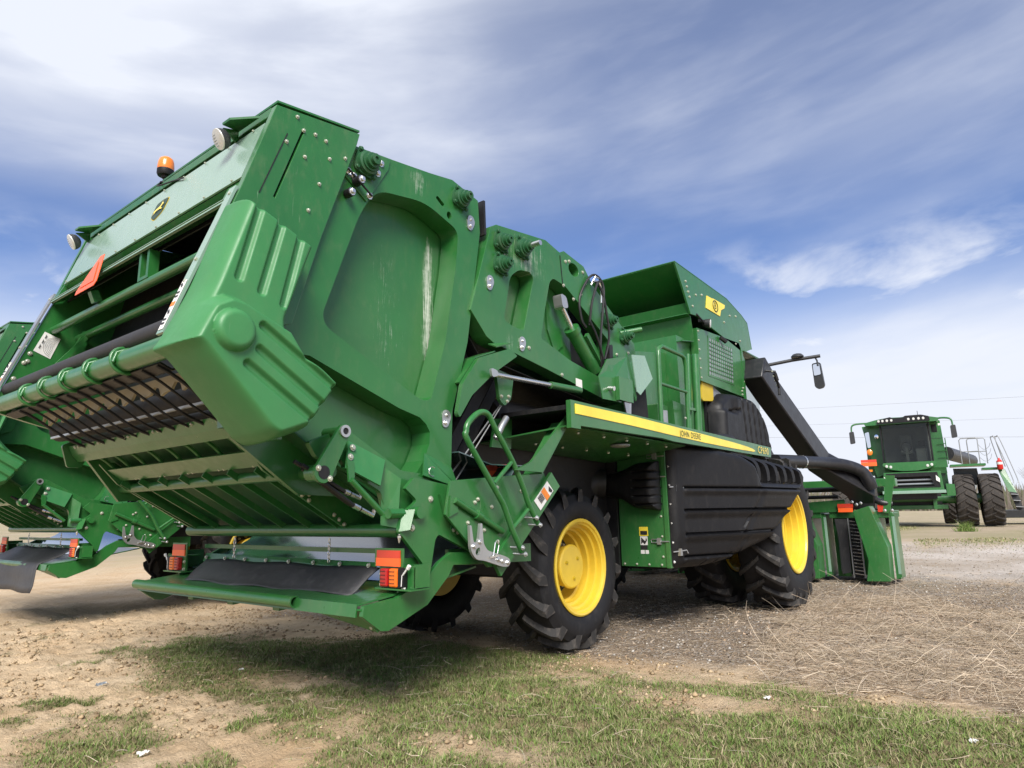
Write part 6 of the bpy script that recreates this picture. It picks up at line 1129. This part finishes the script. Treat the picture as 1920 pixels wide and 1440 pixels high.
for k in range(3): cslab('ladder_step', 'galvanised', [(3.57 + .05 * k, -.30 - .03 * k, 1.12 - .22 * k), (3.82 + .05 * k, -.30 - .03 * k, 1.10 - .22 * k), (3.82 + .05 * k, -.45 - .03 * k, 1.10 - .22 * k), (3.57 + .05 * k, -.45 - .03 * k, 1.12 - .22 * k)], 0.02, ld)
for dx in (0, .16): MB().tube(spline([(3.42 + dx, .05, 2.1), (3.22 + dx, .0, 3.1), (3.26 + dx, -.05, 3.2), (3.36 + dx, -.1, 3.1), (3.72 + dx, -.2, 1.75), (3.74 + dx, -.25, 1.5)], 5), .018, 8).build('ladder_rail', 'grey_rail', ld, org=Z0, smooth=50)
fe = MB().lathe((3.38, -.12, 2.0), (0, 0, 1), [(.09, 0), (.11, .03), (.11, .30), (.05, .36), (.03, .42)], 14).build('extinguisher', 'red_paint', CB, org=Z0, smooth=40); MB().lathe((3.38, -.12, 2.18), (0, 0, 1), [(.112, 0), (.113, .01), (.113, .08), (.112, .09)], 14, closed=True).build('extinguisher_label', 'white_label', fe, org=Z0)
MB().cyl((1.6, 1.0, 2.75), (2.9, 6.5, 2.7), .26, 16).build('unloading_auger', 'mirror_back', CB, org=Z0, smooth=40)
for s in (-1, 1): cslab('wheel_fender', 'grey_sheet', [(s * 1.7, .6, 2.12), (s * 2.6, .6, 2.10), (s * 2.7, 1.2, 1.5), (s * 1.75, 1.2, 1.5)], .02)
b = MB()
for k in range(4): b.tube([(1.55, .28, 2.3), (1.55, .28, 3.3)], .02, 6) if k == 0 else b.tube([(1.2, .25, 2.3 + .26 * k), (1.55, .25, 2.3 + .26 * k)], .015, 6)
b.build('step_rail', 'green_paint', CB, org=Z0)

# ------------------------------------------------------------------ far background
def wire(p0, p1, sag, r, label):
    P = [Vector(p0).lerp(Vector(p1), k / 14) - Vector((0, 0, sag * (1 - (k / 7 - 1) ** 2))) for k in range(15)]
    o = MB().tube(P, r, 5).build('power_line', 'grey_rail', None, org=tuple(P[0])); o.location = P[0]; tag(o, label, 'power line', 'power lines across the sky')
def pol(az, d, z): return (d * math.cos(math.radians(az)), d * math.sin(math.radians(az)), z)
wire((130, 92, 23.5), (130, -42, 15.8), 0.3, .020, 'highest of the three thin power lines above the distant combine')
wire((130, 92, 20.8), (130, -42, 12.1), 0.3, .017, 'middle one of the three thin power lines behind the combine roof')
wire((130, 92, 19.5), (130, -42, 8.4), 0.3, .024, 'lowest of the three power lines, crossing behind the combine cab')
attr_mat('bark', 0.9)
def bare_tree(seed, H):
    R_ = random.Random(seed); V = []; F = []; C = []
    def branch(p, d, l, r, lev):
        q = p + d * l; k = 3; o = len(V); u = Vector((0, 0, 1)) if abs(d.z) < .9 else Vector((1, 0, 0)); u = (u - d * u.dot(d)).normalized(); w = d.cross(u)
        for c, rr in ((p, r), (q, r * .65)):
            for j in range(k): a = 2 * math.pi * j / k; V.append(c + (u * math.cos(a) + w * math.sin(a)) * rr)
        for j in range(k): F.append((o + j, o + (j + 1) % k, o + k + (j + 1) % k)); F.append((o + j, o + k + (j + 1) % k, o + k + j))
        g = R_.uniform(.8, 1.2); C.extend([(0.17 * g, 0.14 * g, 0.12 * g)] * (2 * k))
        if lev == 0: return
        for i in range(3 if lev > 1 else 4):
            t = 1.0 if i == 0 else R_.uniform(.45, 1.0); dd = (d + Vector((R_.uniform(-1, 1), R_.uniform(-1, 1), R_.uniform(-.2, .7))) * (.35 if i == 0 else .75)).normalized()
            branch(p.lerp(q, t), dd, l * R_.uniform(.6, .82), r * (.62 if i == 0 else .45), lev - 1)
    branch(Vector((0, 0, 0)), Vector((R_.uniform(-.06, .06), R_.uniform(-.06, .06), 1)).normalized(), H * .30, H * .022, 5)
    v = np.array([tuple(a) for a in V]); split = 6
    return v, np.array(F), np.array(C)
protos = []
for k in range(3):
    v, f, c = bare_tree(20 + k, 9.0); me_o = np_mesh('crown', v, f[6:], c, 'bark'); tr_o = np_mesh('trunk', v, f[:6], c, 'bark'); protos.append((me_o, tr_o))
tl = [(13.0, 118, 1.35), (-.6, 120, 1.1), (-2.0, 112, 1.25)]
names = ['bare tree glimpsed under the black air pipe, left of the combine', 'bare tree right behind the combine ladder', 'tall bare tree at the right edge beyond the ladder']
for (az, d, s), nm in zip(tl, names):
    i = tl.index((az, d, s)) % 3; x, y, _ = pol(az, d, 0); z = float(height(np.array([x]), np.array([y]))[0])
    r = thing('bare_tree', nm, 'tree', (x, y, z - .05), (0, 0, az), 'leafless trees along the horizon'); r.scale = (s * .8, s * .8, s * .8)
    for src in protos[i]: c = src.copy(); col.objects.link(c); c.parent = r
for a, b_ in protos: bpy.data.objects.remove(a); bpy.data.objects.remove(b_)
# far brushy wood along the horizon
Rf = np.random.default_rng(31); N = 42000; az = np.radians(Rf.uniform(-14, 75, N)); d = Rf.uniform(150, 200, N); x = d * np.cos(az); y = d * np.sin(az); hh_ = Rf.uniform(1.0, 6.0, N) * (0.5 + fbm(x, y, .06, 3, 3)); z = height(x, y)
w_ = Rf.uniform(.05, .22, N); tx = x + Rf.normal(0, .6, N); ty_ = y + Rf.normal(0, .6, N)
V = np.stack([np.stack([x - w_ * np.sin(az), y + w_ * np.cos(az), z], 1), np.stack([x + w_ * np.sin(az), y - w_ * np.cos(az), z], 1), np.stack([tx, ty_, z + hh_], 1)], 1).reshape(-1, 3)
C = np.repeat(np.array([(0.20, 0.17, 0.15), (0.16, 0.14, 0.11), (0.13, 0.14, 0.08)])[Rf.integers(0, 3, N)], 3, 0)
tag(np_mesh('far_wood', V, np.arange(3 * N).reshape(-1, 3), C, 'bark'), kind='stuff', label='low brown leafless brush along the far horizon', cat='wood')
# low dark flatbed at the right edge
fx, fy, _ = pol(2.2, 33.5, 0); TB = thing('flatbed_trailer', 'low dark flatbed trailer half cut off by the right edge beside the combine', 'trailer', (fx, fy, 0.46), (0, 0, math.radians(-88)))
MB().box(.0, 6, -1.1, 1.1, .25, .55).build('trailer_deck', 'mirror_back', TB, org=Z0, bevel=.02)
for x in (.1, 1.1): MB().box(x, x + .06, -1.0, -.94, .55, 2.0).build('trailer_stake', 'grey_rail', TB, org=Z0)
for x in (2.5, 3.4): MB().lathe((x, -1.12, .3), (0, -1, 0), [(.12, 0), (.3, .02), (.32, .1), (.3, .2), (.14, .22)], 18).build('trailer_wheel', 'rubber', TB, org=Z0, smooth=40)
wb = MB()
# green weed tuft by the combine wheel
b1_ = blades(900, -.35, .35, -.35, .35, lambda x, y: np.exp(-(x * x + y * y) / .05), .12, .32, .008, gp[:4], 77, 1.2)
vx = b1_[0].copy(); vx[:, 2] += .0; cx_, cy_, _ = pol(4.1, 26.5, 0); o = np_mesh('weed_tuft', vx - np.array([0, 0, float(height(np.array([0.]), np.array([0.]))[0])]), b1_[1], b1_[2], 'grass_blade'); o.location = (cx_, cy_, float(height(np.array([cx_]), np.array([cy_]))[0])); tag(o, 'small green weed tuft in front of the combine dual tyres', 'weed')
